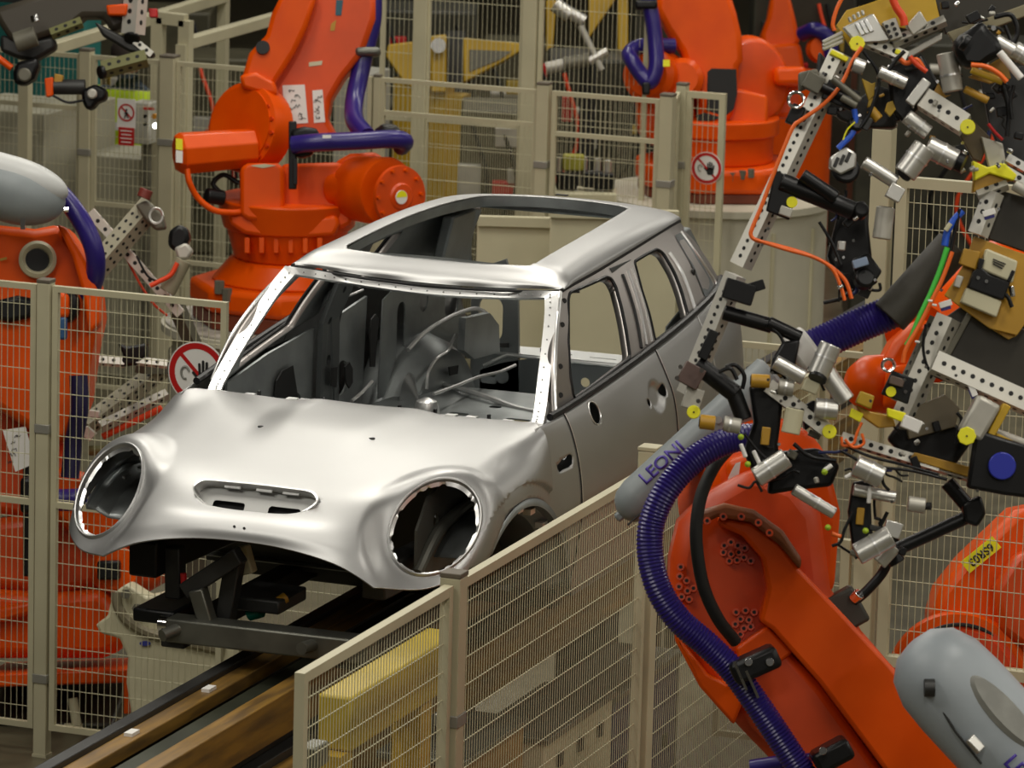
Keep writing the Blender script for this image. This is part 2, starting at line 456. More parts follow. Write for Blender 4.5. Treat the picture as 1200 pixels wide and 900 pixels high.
def on(fn,x,y,y0=.65):
    p=None
    for _ in range(30):
        p=cY(x,y,y0); y1=fn(p.x,p.z); y0=y0*.5+y1*.5
    return p
def side_sheet(x0,x1,z1,nx,nz,seam0=None,seam1=None,s=1):
    rows=[]
    for i in range(nx+1):
        r=[]
        for j in range(nz+1):
            tz=j/nz; a=x0+(seam0(tz) if seam0 else 0); b=x1+(seam1(tz) if seam1 else 0)
            x=a+(b-a)*i/nx; zt=lin(zb,x)-.004; z=zt+(z1-zt)*tz
            r.append(V((x,s*sideY(x,z),z)))
        rows.append(r)
    bm=sheet(rows); orient(bm,(0,s,0)); return bm
sm0=lambda t:-.012*math.sin(PI*min(1,t*1.4))
sm1=lambda t:-.02*ss(0,.5,t)+.05*ss(.5,1,t)
for s in (1,-1):
    bm=side_sheet(-.316,-.550,.32,24,60,None,sm0,s)
    sigpoly=None
    # notched side indicator opening
    if s==1:
        pts=[on(sideY,*q,.76) for q in ((653,549),(653,545),(657,541),(658,538),(662,537),(664,534),(668,532),(671,534),(671,543),(668,547),(661,550),(656,554))]
        sig=[(p.x,p.z) for p in pts]
    cut(bm,(0,0,0),(1,0,0),(0,0,1),sig)
    cut(bm,(0,0,0),(1,0,0),(0,0,1),[(.0+.56*math.cos(t),.19+.56*math.sin(t)) for t in (2*PI*i/90 for i in range(90))])
    scut=keep('scuttle_panel',bm,STEEL,th=.004)
    # front door skin
    bm=side_sheet(-.556,-1.495,.30,110,80,sm0,sm1,s)
    if s==1:
        mp=on(sideY,697,484,.74); hp=on(sideY,771,465,.78); h1=on(sideY,778,457,.78); h2=on(sideY,760.5,471.5,.78)
    for v in bm.verts:   # scooped handle recess
        dx=(v.co.x-hp.x)/.075; dz=(v.co.z-hp.z)/.062; d=math.hypot(dx,dz)
        v.co.y-=s*.020*(1-ss(.55,1.0,d))
    cut(bm,(0,0,0),(1,0,0),(0,0,1),circ2((mp.x,mp.z),.040,40))
    cut(bm,(0,0,0),(1,0,0),(0,0,1),circ2((h1.x,h1.z),.024,24))
    cut(bm,(0,0,0),(1,0,0),(0,0,1),circ2((h2.x,h2.z),.014,20))
    door=keep('front_door',bm,STEEL,th=.004)
    bm=B(); box(bm,(mp.x,s*(sideY(mp.x,mp.z)-.05),mp.z),(.12,.004,.12)); part('mirror_cavity_shade',bm,DARK,door); bm=B(); box(bm,(hp.x,s*(sideY(hp.x,hp.z)-.06),hp.z),(.26,.004,.12)); part('handle_cavity_shade',bm,DARK,door)  # black plates added behind the openings as the shade inside the door
    bm=B(); yy=s*(sideY(mp.x,mp.z)+.001)
    tube(bm,[V((mp.x+.041*math.cos(a),s*(sideY(mp.x+.041*math.cos(a),mp.z+.041*math.sin(a))+.001),mp.z+.041*math.sin(a))) for a in (2*PI*i/40 for i in range(41))],.0028,6,cap=False)
    part('mirror_hole_rim',bm,EDGE,door)
    # door inner panel
    bm=B()
    outer=[(-.62,.93),(-.62,.40),(-1.42,.40),(-1.46,1.0),(-1.0,.975)]
    holes=[circ2((-.95,.62),.09,24,.13),rrect((-1.28,.66),.11,.22,.04),circ2((-.72,.78),.03),circ2((-1.15,.84),.025),circ2((-.74,.55),.04)]
    plate(bm,outer,holes,(0,s*.655,0),(1,0,0),(0,0,1),.012)
    part('door_inner_panel',bm,INNER,door,smooth=False)
    bm=B(); box(bm,(-1.03,s*.70,.30),(.9,.12,.05)); part('door_sill_edge',bm,INNER,door)
    for x0,fn in ((-.553,sm0),(-1.499,sm1)):
        for dx,nm,mt,rr in ((0,'door_gap',DARK,.0030),(-.006,'door_edge_highlight',EDGE,.0022)):  # the thin bright line paints a highlight along the dark gap
            pts=[]
            for j in range(40):
                tz=j/39; x=x0+dx+fn(tz); zt=lin(zb,x)-.004; z=zt+(.31-zt)*tz; pts.append(V((x,s*(sideY(x,z)+(.0 if mt is DARK else .0008)),z)))
            bm=B(); tube(bm,pts,rr,6); part(nm,bm,mt,door)
    # rear door and quarter
    bm=side_sheet(-1.503,-2.02,.32,60,70,sm1,None,s); part_=keep('rear_door',bm,STEEL,th=.004)
    bm=B(); plate(bm,[(-1.60,1.0),(-1.60,.42),(-1.95,.42),(-2.0,1.04)],[circ2((-1.75,.75),.07),rrect((-1.8,.55),.12,.1,.02)],(0,s*.655,0),(1,0,0),(0,0,1),.012); part('door_inner_panel',bm,INNER,part_,smooth=False)
    bm=side_sheet(-2.026,-2.86,.32,60,70,None,lambda t:-.14*ss(0,.4,t),s)
    cut(bm,(0,0,0),(1,0,0),(0,0,1),circ2((-2.567,.31),.37,60))
    keep('rear_quarter',bm,STEEL,th=.004)
    # front wheel arch liner, arch flange
    bm=B(); R=[]
    for i in range(41):
        t=PI*(.30+.62*i/40); R.append([V((math.cos(t)*r,s*y,.19+math.sin(t)*r)) for r,y in ((.56,.772),(.535,.775),(.535,.74),(.50,.70),(.49,.55))])
    loft(bm,R,cap=False,closed=False); arch=part('wheel_arch_liner',bm,INNER); solid(arch,.003,0)
    for k,(r,t) in enumerate(((.515,1.9),(.52,1.65),(.515,1.4),(.51,2.2))):
        bm=B(); box(bm,(math.cos(t)*r,s*.735,.19+math.sin(t)*r),(.05,.03,.02)); part('arch_bracket',bm,EDGE,arch)
    bm=B(); R=[]
    for i in range(31):
        t=PI*i/30; R.append([V((-2.567+math.cos(t)*r,s*y,.31+math.sin(t)*r)) for r,y in ((.37,.77),(.36,.74),(.36,.50))])
    loft(bm,R,cap=False,closed=False); o=part('rear_wheelhouse',bm,INNER); solid(o,.003,0)

# ---------------------------------------------------------------- greenhouse: pillars and window frames as one pressed side frame
F0=V((-.590,.668,.955)); F1=V((-.985,.539,1.331))
fwpx=[(666,352),(668,343),(690,334),(711,324.5),(717,327),(722,336),(729,362),(735,392),(739,419),(705,445),(673,468),(668,440),(666,400)]
rwpx=[(743.5,307),(757,298.5),(770,292),(777,296),(790,318),(799,341),(807,370),(788,385),(768,400),(762,372),(752,340)]
FWP=[(p.x,p.z) for p in (on(ghY,*q) for q in fwpx)]; RWP=[(p.x,p.z) for p in (on(ghY,*q,.6) for q in rwpx)]
QP=[(p.x,p.z) for p in (on(ghY,*q,.52) for q in ((789,276),(797,272),(818,303),(836,334),(826,350),(813,318)))]
def roundpoly(P,n=90): return [(p.x,p.y) for p in crv([(x,z,0) for x,z in P],n,closed=True)]
def fillet(P,r=.03,k=4):
    out=[]
    for i in range(len(P)):
        a=V((*P[i-1],0));b=V((*P[i],0));c=V((*P[(i+1)%len(P)],0))
        d1=(a-b);d2=(c-b);q=min(r,d1.length*.4,d2.length*.4)
        s0=b+d1.normalized()*q;s1=b+d2.normalized()*q
        for j in range(k+1):
            t=j/k; w=s0*(1-t)**2+b*2*t*(1-t)+s1*t*t; out.append((w.x,w.y))
    return out
FE=[on(ghY,*q,.66) for q in ((652,487),(650.5,455),(651,420),(653.5,380),(657,343))]
def gh_rows(s,nx=200,nt=44,off=0):
    fe=crv(FE,nt+1); R=[]
    zl=lambda x,t: lin(zb,x)+(lin(zd,min(x,-.93))-lin(zb,x))*t
    for i in range(nx+1):
        u=i/nx; r=[]
        for j in range(nt+1):
            t=j/nt; f=fe[j]; x=f.x+(-2.86+.19*t-f.x)*u
            z=zl(x,t)+(f.z-zl(f.x,t))*(1-ss(0,.3,u))
            r.append(V((x,s*(ghY(x,z)-off),z)))
        R.append(r)
    return R
for s in (1,-1):
    bm=sheet(gh_rows(s)); orient(bm,(0,s,0))
    cut(bm,(0,0,0),(1,0,0),(0,0,1),fillet(FWP,.02)); cut(bm,(0,0,0),(1,0,0),(0,0,1),fillet(RWP,.02))
    side=keep('side_frame',bm,[GREYPILLAR,INNER],th=.035,mo=1)
    # door seal channels around both openings
    for P in (FWP,RWP):
        bm=B(); loop=fillet(P,.02)
        def off(k,dy):
            cx=sum(p[0] for p in loop)/len(loop);cz=sum(p[1] for p in loop)/len(loop)
            out=[]
            for x,z in loop:
                d=V((x-cx,z-cz,0)); L=d.length; d=d/L*(L+k); X_,Z_=cx+d.x,cz+d.y; out.append(V((X_,s*(ghY(X_,Z_)+dy),Z_)))
            return out
        tube(bm,off(0,-.002)+off(0,-.002)[:1],.007,8,cap=False); part('window_seal',bm,BLACK,side)
    # B pillar beads: bright rolled edges between the two doors
    for a,b_,w,mt in (((735,318),(757,404),.012,EDGE),((729,322),(751,408),.014,DARK),((740,314),(764,400),.006,EDGE)):
        pts=[]
        for k in range(9):
            q=(a[0]+(b_[0]-a[0])*k/8+3.0*math.sin(PI*k/8),a[1]+(b_[1]-a[1])*k/8); p=on(ghY,*q); pts.append(V((p.x,s*(p.y+.002),p.z)))
        bm=B(); tube(bm,pts,w/2,8); part('pillar_bead' if mt is EDGE else 'door_gap',bm,mt,side)
    # rear quarter glass bed with its hole
    bm=B(); Q=fillet(QP,.03); V3=[V((x,s*(ghY(x,z)+.003),z)) for x,z in Q]
    cen=sum(V3,V((0,0,0)))/len(V3); vs=[bm.verts.new(p) for p in V3]; cv=bm.verts.new(cen+V((0,s*.002,0)))
    for i in range(len(vs)): bm.faces.new((vs[i],vs[(i+1)%len(vs)],cv))
    part('quarter_glass_bed',bm,mat('quarter_bed_grey',(.17,.185,.19),.4,.6),side)
    p=on(ghY,811.5,319,.52); bm=B(); cyl(bm,(p.x,s*(p.y-.002),p.z),(p.x,s*(p.y+.008),p.z),.013,n=14); part('pillar_hole',bm,DARK,side)
    pts=[V((p.x,s*(p.y+.004),p.z)) for p in (on(ghY,*q,.52) for q in ((797,271),(818,301),(838,332),(836,341),(826,351)))]
    bm=B(); tube(bm,pts,.006,8,smooth=24); part('pillar_bead',bm,EDGE,side)
    pts=[V((p.x,s*(p.y+.004),p.z)) for p in (on(ghY,*q,.55) for q in ((783,296),(797,318),(806,340),(813,362)))]
    bm=B(); tube(bm,pts,.009,8,smooth=24); part('pillar_bead',bm,EDGE,side)
    # belt seal
    pts=[]
    for k in range(40):
        x=-.46-(2.80-.46)*k/39; pts.append(V((x,s*(lin(yb,x)-.010),lin(zb,x)+.004)))
    bm=B(); tube(bm,pts,.014,8); part('belt_seal',bm,BLACK,side)
    # drip channel under the roof edge
    pts=[]
    for k in range(40):
        x=-.985-(2.66-.985)*k/39; pts.append(V((x,s*(lin(yd,x)+.004),lin(zd,x)-.004)))
    bm=B(); tube(bm,pts,.008,8); part('drip_channel',bm,DARK,side)
    # A pillar: flange, groove, bright bead
    A0=V((-.585,s*.655,.945)); A1=V((-.972,s*.531,1.335))
    bm=B(); 
    pts=[V((p.x+.004,s*p.y,p.z+.002)) for p in crv(FE,13)]
    tube(bm,pts,.0075,10); part('pillar_bead',bm,EDGE,side)
    for k in (2.2,5.2,8.8,11):
        p=crv(FE,49)[int(k*4)]; q=V((p.x-.045,0,p.z)); q.y=s*(ghY(q.x,q.z))
        bm=B(); cyl(bm,q-V((.0,s*.002,0)),q+V((.004,s*.004,.003)),.010,n=12); part('pillar_hole',bm,DARK,side)

# ---------------------------------------------------------------- windscreen frame
def frame_pt(s,t): return t
top_in=[cY(x,y,yy) for x,y,yy in ((346,321,-.501),(372,326,-.42),(400,331,-.33),(450,338.5,-.165),(500,344,0),(550,347,.16),(600,348.5,.33),(622,349,.42),(638,349,.501))]
top_in=[(a+V((b.x,-b.y,b.z)))/2 for a,b in zip(top_in,top_in[::-1])]
bot_in=[V((-.495,-.615,.928)),V((-.50,-.45,.918)),V((-.49,-.22,.910)),V((-.485,0,.907)),V((-.49,.22,.910)),V((-.50,.45,.918)),V((-.495,.615,.928))]
LI=crv(top_in,41)+[]; 
sideR=crv([top_in[-1],V((-.83,.532,1.245)),V((-.66,.578,1.095)),V((-.53,.61,.965)),bot_in[-1]],31)
botc=crv(bot_in[::-1],41); sideL=[V((p.x,-p.y,p.z)) for p in sideR[::-1]]
loop=LI+sideR[1:]+botc[1:]+sideL[1:-1]
cen=V((-.70,0,1.11))
nrm=V((.62,0,.78))
def grow(p,w):
    # outward in the screen plane
    d=p-cen; top=p.z>1.28 and abs(p.y)<.50; bot=p.z<.94 and abs(p.y)<.60
    up=V((-.72,0,.69)); lat=V((0,1 if p.y>0 else -1,0))
    k=V((0,0,0))
    k=lat*w*1.6*ss(.44,.505,abs(p.y))+up*w*.75*ss(1.20,1.31,p.z)-up*w*.5*ss(.98,.93,p.z)
    return p+k
bm=B(); loft(bm,[[grow(p,.03)+nrm*.0+V((0,0,.010)) for p in loop],loop,[p-nrm*.012 for p in loop],[grow(p,.03)-nrm*.03 for p in loop]],cap=False)
wf=part('windscreen_frame',bm,EDGE,auto=50)
bm=B()
for p in sideR[1::2]+sideL[1::2]+LI[2::2]:
    q=grow(p,.012)+V((0,0,.0052)); cyl(bm,q,q+nrm*.0022,.0032,n=8)
part('weld_spot',bm,mat('weld_grey',(.2,.2,.2),.5,.6),wf)['kind']='stuff'
# cowl strip below the screen
hr=crv([V(p) for p in mirror(HS[-1][:5])],61)
bm=sheet([[p+V((-.003,0,-.004)) for p in hr],[p+V((-.03,0,-.014)) for p in hr],[V((min(p.x-.06,-.47),p.y*.965,p.z-.015)) for p in hr],[V((min(p.x-.10,-.52),p.y*.93,p.z-.03)) for p in hr],[V((p.x-.12,p.y*.90,p.z-.12)) for p in hr]]); orient(bm,(0,0,1))
cowl=keep('cowl_panel',bm,EDGE,th=.003)
for y in (-.50,-.33,-.28,.02,.30,.38,.52):
    bm=B(); box(bm,(-.505,y,.915),(.03,.04,.018)); part('cowl_clip',bm,EDGE,cowl)
for y in (-.46,-.2,.1,.24,.45):
    bm=B(); box(bm,(-.495,y,.920),(.014,.010,.04)); part('cowl_stud',bm,BLACK,cowl)

# ---------------------------------------------------------------- roof
zc=smooth_tab([(-.935,1.352),(-1.0,1.382),(-1.1,1.402),(-1.3,1.420),(-1.7,1.436),(-2.1,1.438),(-2.45,1.424),(-2.66,1.398),(-2.72,1.378)])
fr=[cY(x,y,yy) for x,y,yy in ((344,309.5,-.545),(372,315,-.44),(400,320,-.335),(450,328,-.17),(500,333,0),(550,337,.16),(600,340,.33),(640,341,.46),(658,341.5,.545))]
fr=[(a+V((b.x,-b.y,b.z)))/2 for a,b in zip(fr,fr[::-1])]
half=fr[4:]
RS=[]
def frx(y): return lin([(-p.y,p.x) for p in half],-y)
def frz(y): return lin([(-p.y,p.z) for p in half],-y)
xs=[0,.02,.06,.13,.25,.45,.8,1.15,1.45,1.62,1.70,1.735]
for d in xs:
    sec=[]
    for k in (0,.3,.55,.74,.86,.93,.985,1.0):
        xe=-.985-d*(1.675/1.735)
        if d==0: y=.545*k; sec.append((frx(y),y,frz(y)+.004)); continue
        xc=frx(0)-d; Y=lin(yd,xe)+.008
        x=xc+(xe-xc)*k*k-.0
        y=Y*k+(.004 if k>.8 else 0)
        Z=lin(zc,xc) ; Ze=lin(zd,xe)+.004
        f={0:0,.3:.03,.55:.10,.74:.20,.86:.34,.93:.52,.985:.80,1.0:1.0}[k]
        z=Z+(Ze-Z)*f
        if d<.1: 
            zz=frz(min(y,.545))+.004; w=ss(0,.13,d)
            z=zz+(z-zz)*(d/.13)**.6 if d<.13 else z
        sec.append((x,y,z))
    RS.append(mirror(sec))
rr_=patch(RS,150,121,sm=6)
bm=sheet(rr_); orient(bm,(0,0,1))
SUN=[(p[0],p[1]) for p in rrect((-1.80,0),1.42,.775,.07,8)]
SUN=[]
for x,y in crv([(-1.085,0,0),(-1.088,.2,0),(-1.10,.35,0),(-1.125,.377,0),(-1.2,.385,0),(-1.8,.375,0),(-2.3,.33,0),(-2.42,.28,0),(-2.475,.15,0),(-2.49,0,0),(-2.475,-.15,0),(-2.42,-.28,0),(-2.3,-.33,0),(-1.8,-.375,0),(-1.2,-.385,0),(-1.125,-.377,0),(-1.10,-.35,0),(-1.088,-.2,0)],160,closed=True) and [(p.x,p.y) for p in crv([(-1.085,0,0),(-1.088,.2,0),(-1.10,.35,0),(-1.125,.377,0),(-1.2,.385,0),(-1.8,.375,0),(-2.3,.33,0),(-2.42,.28,0),(-2.475,.15,0),(-2.49,0,0),(-2.475,-.15,0),(-2.42,-.28,0),(-2.3,-.33,0),(-1.8,-.375,0),(-1.2,-.385,0),(-1.125,-.377,0),(-1.10,-.35,0),(-1.088,-.2,0)],160,closed=True)]: SUN.append((x,y))
cut(bm,(0,0,0),(1,0,0),(0,1,0),SUN)
roof=keep('roof_panel',bm,[STEEL,INNER],th=.005,mo=0)
def roofz(x,y):
    return lin(zc,x+.012)-.016*(abs(y)/.38)**2
bm=B()
L=[[V((x,y,roofz(x,y)-.004)) for x,y in SUN],[V((x,y,roofz(x,y)-.03)) for x,y in SUN],[V((x,y*1.02,roofz(x,y)-.045)) for x,y in SUN],[V(((x+1.8)*1.04-1.8,y*1.12,roofz(x,y)-.05)) for x,y in SUN]]
loft(bm,L,cap=False); part('roof_opening_frame',bm,INNER,roof)
bm=B()   # black seam of the header
tube(bm,[p+V((.006,0,-.004)) for p in crv(fr,50)],.0055,8); part('header_seam',bm,DARK,roof)
bm=B(); bar(bm,(-2.60,-.42,1.36),(-2.60,.42,1.36),.07,.04); part('rear_header',bm,INNER,roof,bevel=.01)
for y in (-.27,-.16,.02,.17,.27):
    bm=B(); box(bm,(-2.56,y,1.382),(.06,.085,.004)); part('header_hole',bm,DARK,roof)
bm=B(); box(bm,(-2.62,-.05,1.412),(.02,.05,.004)); part('aerial_hole',bm,DARK,roof)

# ---------------------------------------------------------------- inside
bm=B()
plate(bm,[(-.36,-.60),(-2.95,-.60),(-2.95,.60),(-.36,.60)],[rrect((-1.0,.3),.12,.08,.02),rrect((-1.3,-.3),.12,.08,.02)],(0,0,.33),(1,0,0),(0,1,0),.004)
floorp=part('floor_pan',bm,INNER,smooth=False)
bm=B(); prism(bm,[(-.13,.33),(-.10,.50),(-.05,.53),(.05,.53),(.10,.50),(.13,.33)],(-.42,0,0),(0,1,0),(0,0,1),1.45); part('tunnel',bm,INNER)
for q,z in (((-1.02,.32,.40),(.16,.42,.13)),((-1.02,-.32,.40),(.16,.42,.13)),((-1.42,.32,.38),(.1,.42,.09)),((-1.42,-.32,.38),(.1,.42,.09))):
    bm=B(); box(bm,q,z); part('seat_crossmember',bm,INNER,bevel=.02)
bm=B(); plate(bm,[(-.60,.33),(-.62,.62),(.62,.62),(.60,.33)],[circ2((.1,.5),.022),circ2((-.35,.5),.03),rrect((.40,.47),.08,.04,.01)],(-1.78,0,0),(0,1,0),(0,0,1),.004)
plate(bm,[(-1.78,-.60),(-2.42,-.52),(-2.42,.52),(-1.78,.60)],[rrect((-1.9,.05),.05,.1,.02),rrect((-1.92,.3),.03,.07,.01),rrect((-2.1,-.12),.05,.05,.02),rrect((-1.9,-.2),.05,.08,.02)],(0,0,.62),(1,0,0),(0,1,0),.004)
part('rear_seat_pan',bm,INNER,smooth=False)
bm=B(); tube(bm,[(-1.785,-.58,.625),(-1.785,.58,.625)],.012,8); part('pressed_bead',bm,EDGE); bm=B(); tube(bm,[(-2.42,-.5,.628),(-2.2,-.22,.64),(-2.1,.0,.62),(-2.0,.25,.635)],.012,8,smooth=30); part('pressed_bead',bm,EDGE)
for s in (1,-1):   # rear wheelhouse inner humps
    R=[]
    for i in range(25):
        t=PI*i/24; R.append([V((-2.45+.43*math.cos(t)*k,s*y,.33+.46*math.sin(t)*k)) for k,y in ((1.12,.70),(1.06,.60),(1.0,.52),(.93,.475),(.75,.455),(.45,.45),(.02,.45))])
    bm=B(); loft(bm,R,cap=False,closed=False); o=part('wheelhouse_hump',bm,INNER); solid(o,.003,0)
    bm=B(); R=[]
    for i in range(16):
        t=2*PI*i/16; R.append([V((-2.12+.085*math.cos(t)*k,s*(.50-.05*(1-k)),.60+.11*math.sin(t)*k)) for k in (1.1,1,.85,.55,.02)])
    loft(bm,R,cap=False,closed=False); part('wheelhouse_dome',bm,mat('dome_steel',(.3,.31,.31),.28,.85),o)
    # inner B pillar, inner sill, rear side trim panel with slots
    bm=B()
    plate(bm,[(-1.44,.34),(-1.66,.34),(-1.63,1.02),(-1.75,1.33),(-1.52,1.33),(-1.46,1.02)],[rrect((-1.545,.62),.04,.16,.02),circ2((-1.54,.86),.022),circ2((-1.53,1.02),.016),rrect((-1.60,.52),.03,.12,.012),circ2((-1.58,1.14),.014)],(0,s*.635,0),(1,0,0),(0,0,1),.02)
    for v in bm.verts:
        if v.co.z>1.0: v.co.y-=s*(v.co.z-1.0)*.32
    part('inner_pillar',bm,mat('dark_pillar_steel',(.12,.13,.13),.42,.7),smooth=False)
    bm=B(); tube(bm,[(-1.66,s*.64,.36),(-1.65,s*.645,.95),(-1.72,s*.56,1.28)],.022,10,smooth=20); part('door_seal',bm,BLACK)
    bm=B(); bar(bm,(-.5,s*.66,.38),(-2.2,s*.66,.38),.10,.12); part('inner_sill',bm,INNER,bevel=.015)
    bm=B()
    plate(bm,[(-2.02,.62),(-2.95,.62),(-2.90,1.08),(-2.30,1.08),(-2.05,1.02)],[rrect((-2.25,.85),.09,.26,.04),circ2((-2.5,.95),.05),rrect((-2.82,.92),.16,.18,.05)],(0,s*.60,0),(1,0,0),(0,0,1),.006)
    part('quarter_inner_panel',bm,INNER,smooth=False)
    # D pillar inner
    bm=B(); prism(bm,[(-2.42,1.06),(-2.76,1.06),(-2.60,1.33),(-2.34,1.33)],(0,s*.55,0),(1,0,0),(0,0,1),.05)
    for v in bm.verts:
        if v.co.z>1.2: v.co.y-=s*.09
    dp=part('rear_pillar_inner',bm,INNER,bevel=.01)
    for k in range(9): 
        bm=B(); z=1.09+k*.026; cyl(bm,(-2.84+k*.019,s*(.53-.009*k),z),(-2.835+k*.019,s*(.525-.009*k),z),.005,n=8); part('pillar_slot',bm,DARK,dp)
    # tail lamp panel
    bm=B()
    plate(bm,[(.34,.42),(.56,.42),(.57,.90),(.52,1.02),(.42,1.06),(.36,.9)],[rrect((.48,.80),.11,.19,.045),circ2((.42,.56),.03),rrect((.48,.54),.07,.03,.01)],(-2.98,0,0),(0,s,0),(0,0,1),.02*s)
    part('tail_panel',bm,INNER,smooth=False)
    # engine bay: rails, strut tower, apron with hole, lamp carrier
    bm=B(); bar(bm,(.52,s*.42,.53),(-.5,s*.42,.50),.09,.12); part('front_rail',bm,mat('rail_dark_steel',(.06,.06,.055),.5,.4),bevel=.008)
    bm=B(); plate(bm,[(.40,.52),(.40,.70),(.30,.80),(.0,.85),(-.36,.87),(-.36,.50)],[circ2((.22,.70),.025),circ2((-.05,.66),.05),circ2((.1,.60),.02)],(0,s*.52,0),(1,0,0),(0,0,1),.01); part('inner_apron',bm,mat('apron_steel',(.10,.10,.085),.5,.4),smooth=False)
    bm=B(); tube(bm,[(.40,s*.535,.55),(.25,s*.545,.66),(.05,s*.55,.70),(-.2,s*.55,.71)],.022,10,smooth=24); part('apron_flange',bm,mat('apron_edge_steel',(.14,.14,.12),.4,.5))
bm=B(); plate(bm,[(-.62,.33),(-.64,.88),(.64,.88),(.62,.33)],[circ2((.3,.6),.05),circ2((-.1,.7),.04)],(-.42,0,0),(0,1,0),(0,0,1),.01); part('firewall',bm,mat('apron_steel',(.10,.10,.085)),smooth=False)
bm=B(); tube(bm,[(-.62,-.64,.86),(-.62,.64,.86)],.03,14); part('dash_beam',bm,INNER)
bm=B()   # loading sill and rear crossmember
plate(bm,[(-.42,.62),(-.52,.58),(-.52,.38),(.52,.38),(.52,.58),(.42,.62),(.25,.66),(-.25,.66)],[circ2((-.2,.57),.02),circ2((-.05,.57),.02),circ2((.12,.57),.02),circ2((.3,.56),.02)],(-2.98,0,0),(0,1,0),(0,0,1),.004)
part('rear_bulkhead',bm,mat('bulkhead_grey',(.36,.39,.40),.4,.6),smooth=False)
bm=B(); plate(bm,[(-2.975,-.46),(-3.13,-.44),(-3.16,-.2),(-3.16,.2),(-3.13,.44),(-2.975,.46),(-2.99,.22),(-2.975,.12),(-2.975,-.12)],[circ2((-3.06,.12),.012),circ2((-3.06,-.15),.012),rrect((-3.05,0),.012,.12,.004)],(0,0,.665),(1,0,0),(0,1,0),.01)
part('loading_sill',bm,SHELF,smooth=False)
bm=B(); tube(bm,[(-2.97,-.5,.60),(-2.98,-.40,.655),(-2.98,.40,.655),(-2.97,.5,.60)],.009,8); part('pressed_bead',bm,EDGE)
bm=B(); box(bm,(-1.65,0,.315),(2.5,1.24,.03)); part('underbody',bm,DSTEEL)
# odd brackets standing on the floor pan
for p in ((-1.0,.52,.47),(-1.04,.48,.45),(-1.25,-.05,.56),(-.95,-.5,.42)):
    bm=B(); box(bm,p,(.03,.05,.09)); part('floor_bracket',bm,EDGE)

# pressed beads, openings and brackets on the far inner side, seen through the screen
def inner_tube(nm,pts,y,r,mt,par=None):
    bm=B(); tube(bm,[cY(q[0],q[1],q[2] if len(q)>2 else y) for q in pts],r,8,smooth=8*len(pts)); return part(nm,bm,mt,par)
inner_tube('pressed_bead',[(478,410),(495,392),(515,378),(540,366),(560,362),(576,372)],-.44,.009,EDGE)
inner_tube('pressed_bead',[(500,456),(502,436),(512,420),(524,412),(530,400),(534,392)],-.44,.007,EDGE)
inner_tube('pressed_bead',[(508,462),(535,452),(560,442),(585,436),(604,428)],-.30,.007,EDGE)
inner_tube('pressed_bead',[(395,350),(410,346),(425,340)],-.60,.006,EDGE)
inner_tube('pressed_bead',[(412,470),(424,460),(436,447)],-.55,.007,EDGE)
def inner_plate(nm,pts,y,mt,th=.006,par=None):
    P=[cY(a,b,y) for a,b in pts]; o=P[0]; bm=B(); plate(bm,[(p.x,p.z) for p in P],[],(0,y,0),(1,0,0),(0,0,1),th); return part(nm,bm,mt,par,smooth=False)
inner_plate('kick_opening',[(321,466),(323,446),(330,434),(342,428),(348,467)],-.635,DARK)
inner_plate('panel_slot',[(387,452),(388,431),(394,430),(393,454)],-.60,DARK); inner_plate('panel_slot',[(404,448),(403,430),(408,424),(412,432),(412,448),(408,455)],-.60,DARK)
inner_plate('panel_slot',[(432,395),(434,374),(439,368),(443,374),(441,392),(438,430),(433,430)],-.595,DARK)
inner_plate('side_block',[(538,372),(566,366),(577,380),(578,412),(548,420),(536,410)],-.42,INNER,.03)
inner_plate('panel_slot',[(581,402),(596,402),(596,407),(581,407)],-.40,DARK); inner_plate('panel_slot',[(633,408),(644,408),(644,416),(633,416)],-.28,DARK)
inner_plate('panel_slot',[(525,430),(536,428),(535,438),(526,440)],-.43,DARK)
bm=B(); p=cY(500,470,-.2); lathe(bm,(p.x,p.y,p.z-.06),(0,0,1),[(0,.05),(.03,.05),(.06,.04),(.075,.01)],20); part('floor_dome',bm,EDGE)
# ------------------------------------------------------------------ hall and light
w=bpy.data.worlds.new('hall_air'); SC.world=w; SC.view_settings.exposure=.10; w.use_nodes=True
w.node_tree.nodes['Background'].inputs['Color'].default_value=(1,.86,.55,1); w.node_tree.nodes['Background'].inputs['Strength'].default_value=.03
def struct(name,bm,mt,**k):
    o=obj(name,bm,mt,**k); o['kind']='structure'; return o
bm=B(); box(bm,(-5,-4,-.05),(60,50,.1)); struct('floor',bm,mat('concrete_floor',(.13,.115,.07),.4,0,.3,6))
bm=B(); box(bm,(-5,-4,10.05),(60,50,.1)); struct('ceiling',bm,mat('hall_ceiling',(.16,.15,.13),.8))
bm=B(); box(bm,(-35,-4,5),(.2,50,10)); struct('wall_back',bm,mat('hall_wall',(.27,.235,.185),.7,0,.3,1))
bm=B(); box(bm,(-5,-29,5),(60,.2,10)); struct('wall_left',bm,MATS['hall_wall'])
bm=B(); box(bm,(-5,13.1,5),(60,.2,10)); struct('wall_right',bm,mat('hall_wall_light',(.46,.42,.33),.7,0,.2,1))
bm=B(); box(bm,(25.1,-4,5),(.2,50,10)); struct('wall_front',bm,MATS['hall_wall_light'])
LAMP=mat('lamp_diffuser',(.9,.9,.85),.5,emit=(1,.955,.86),es=1)
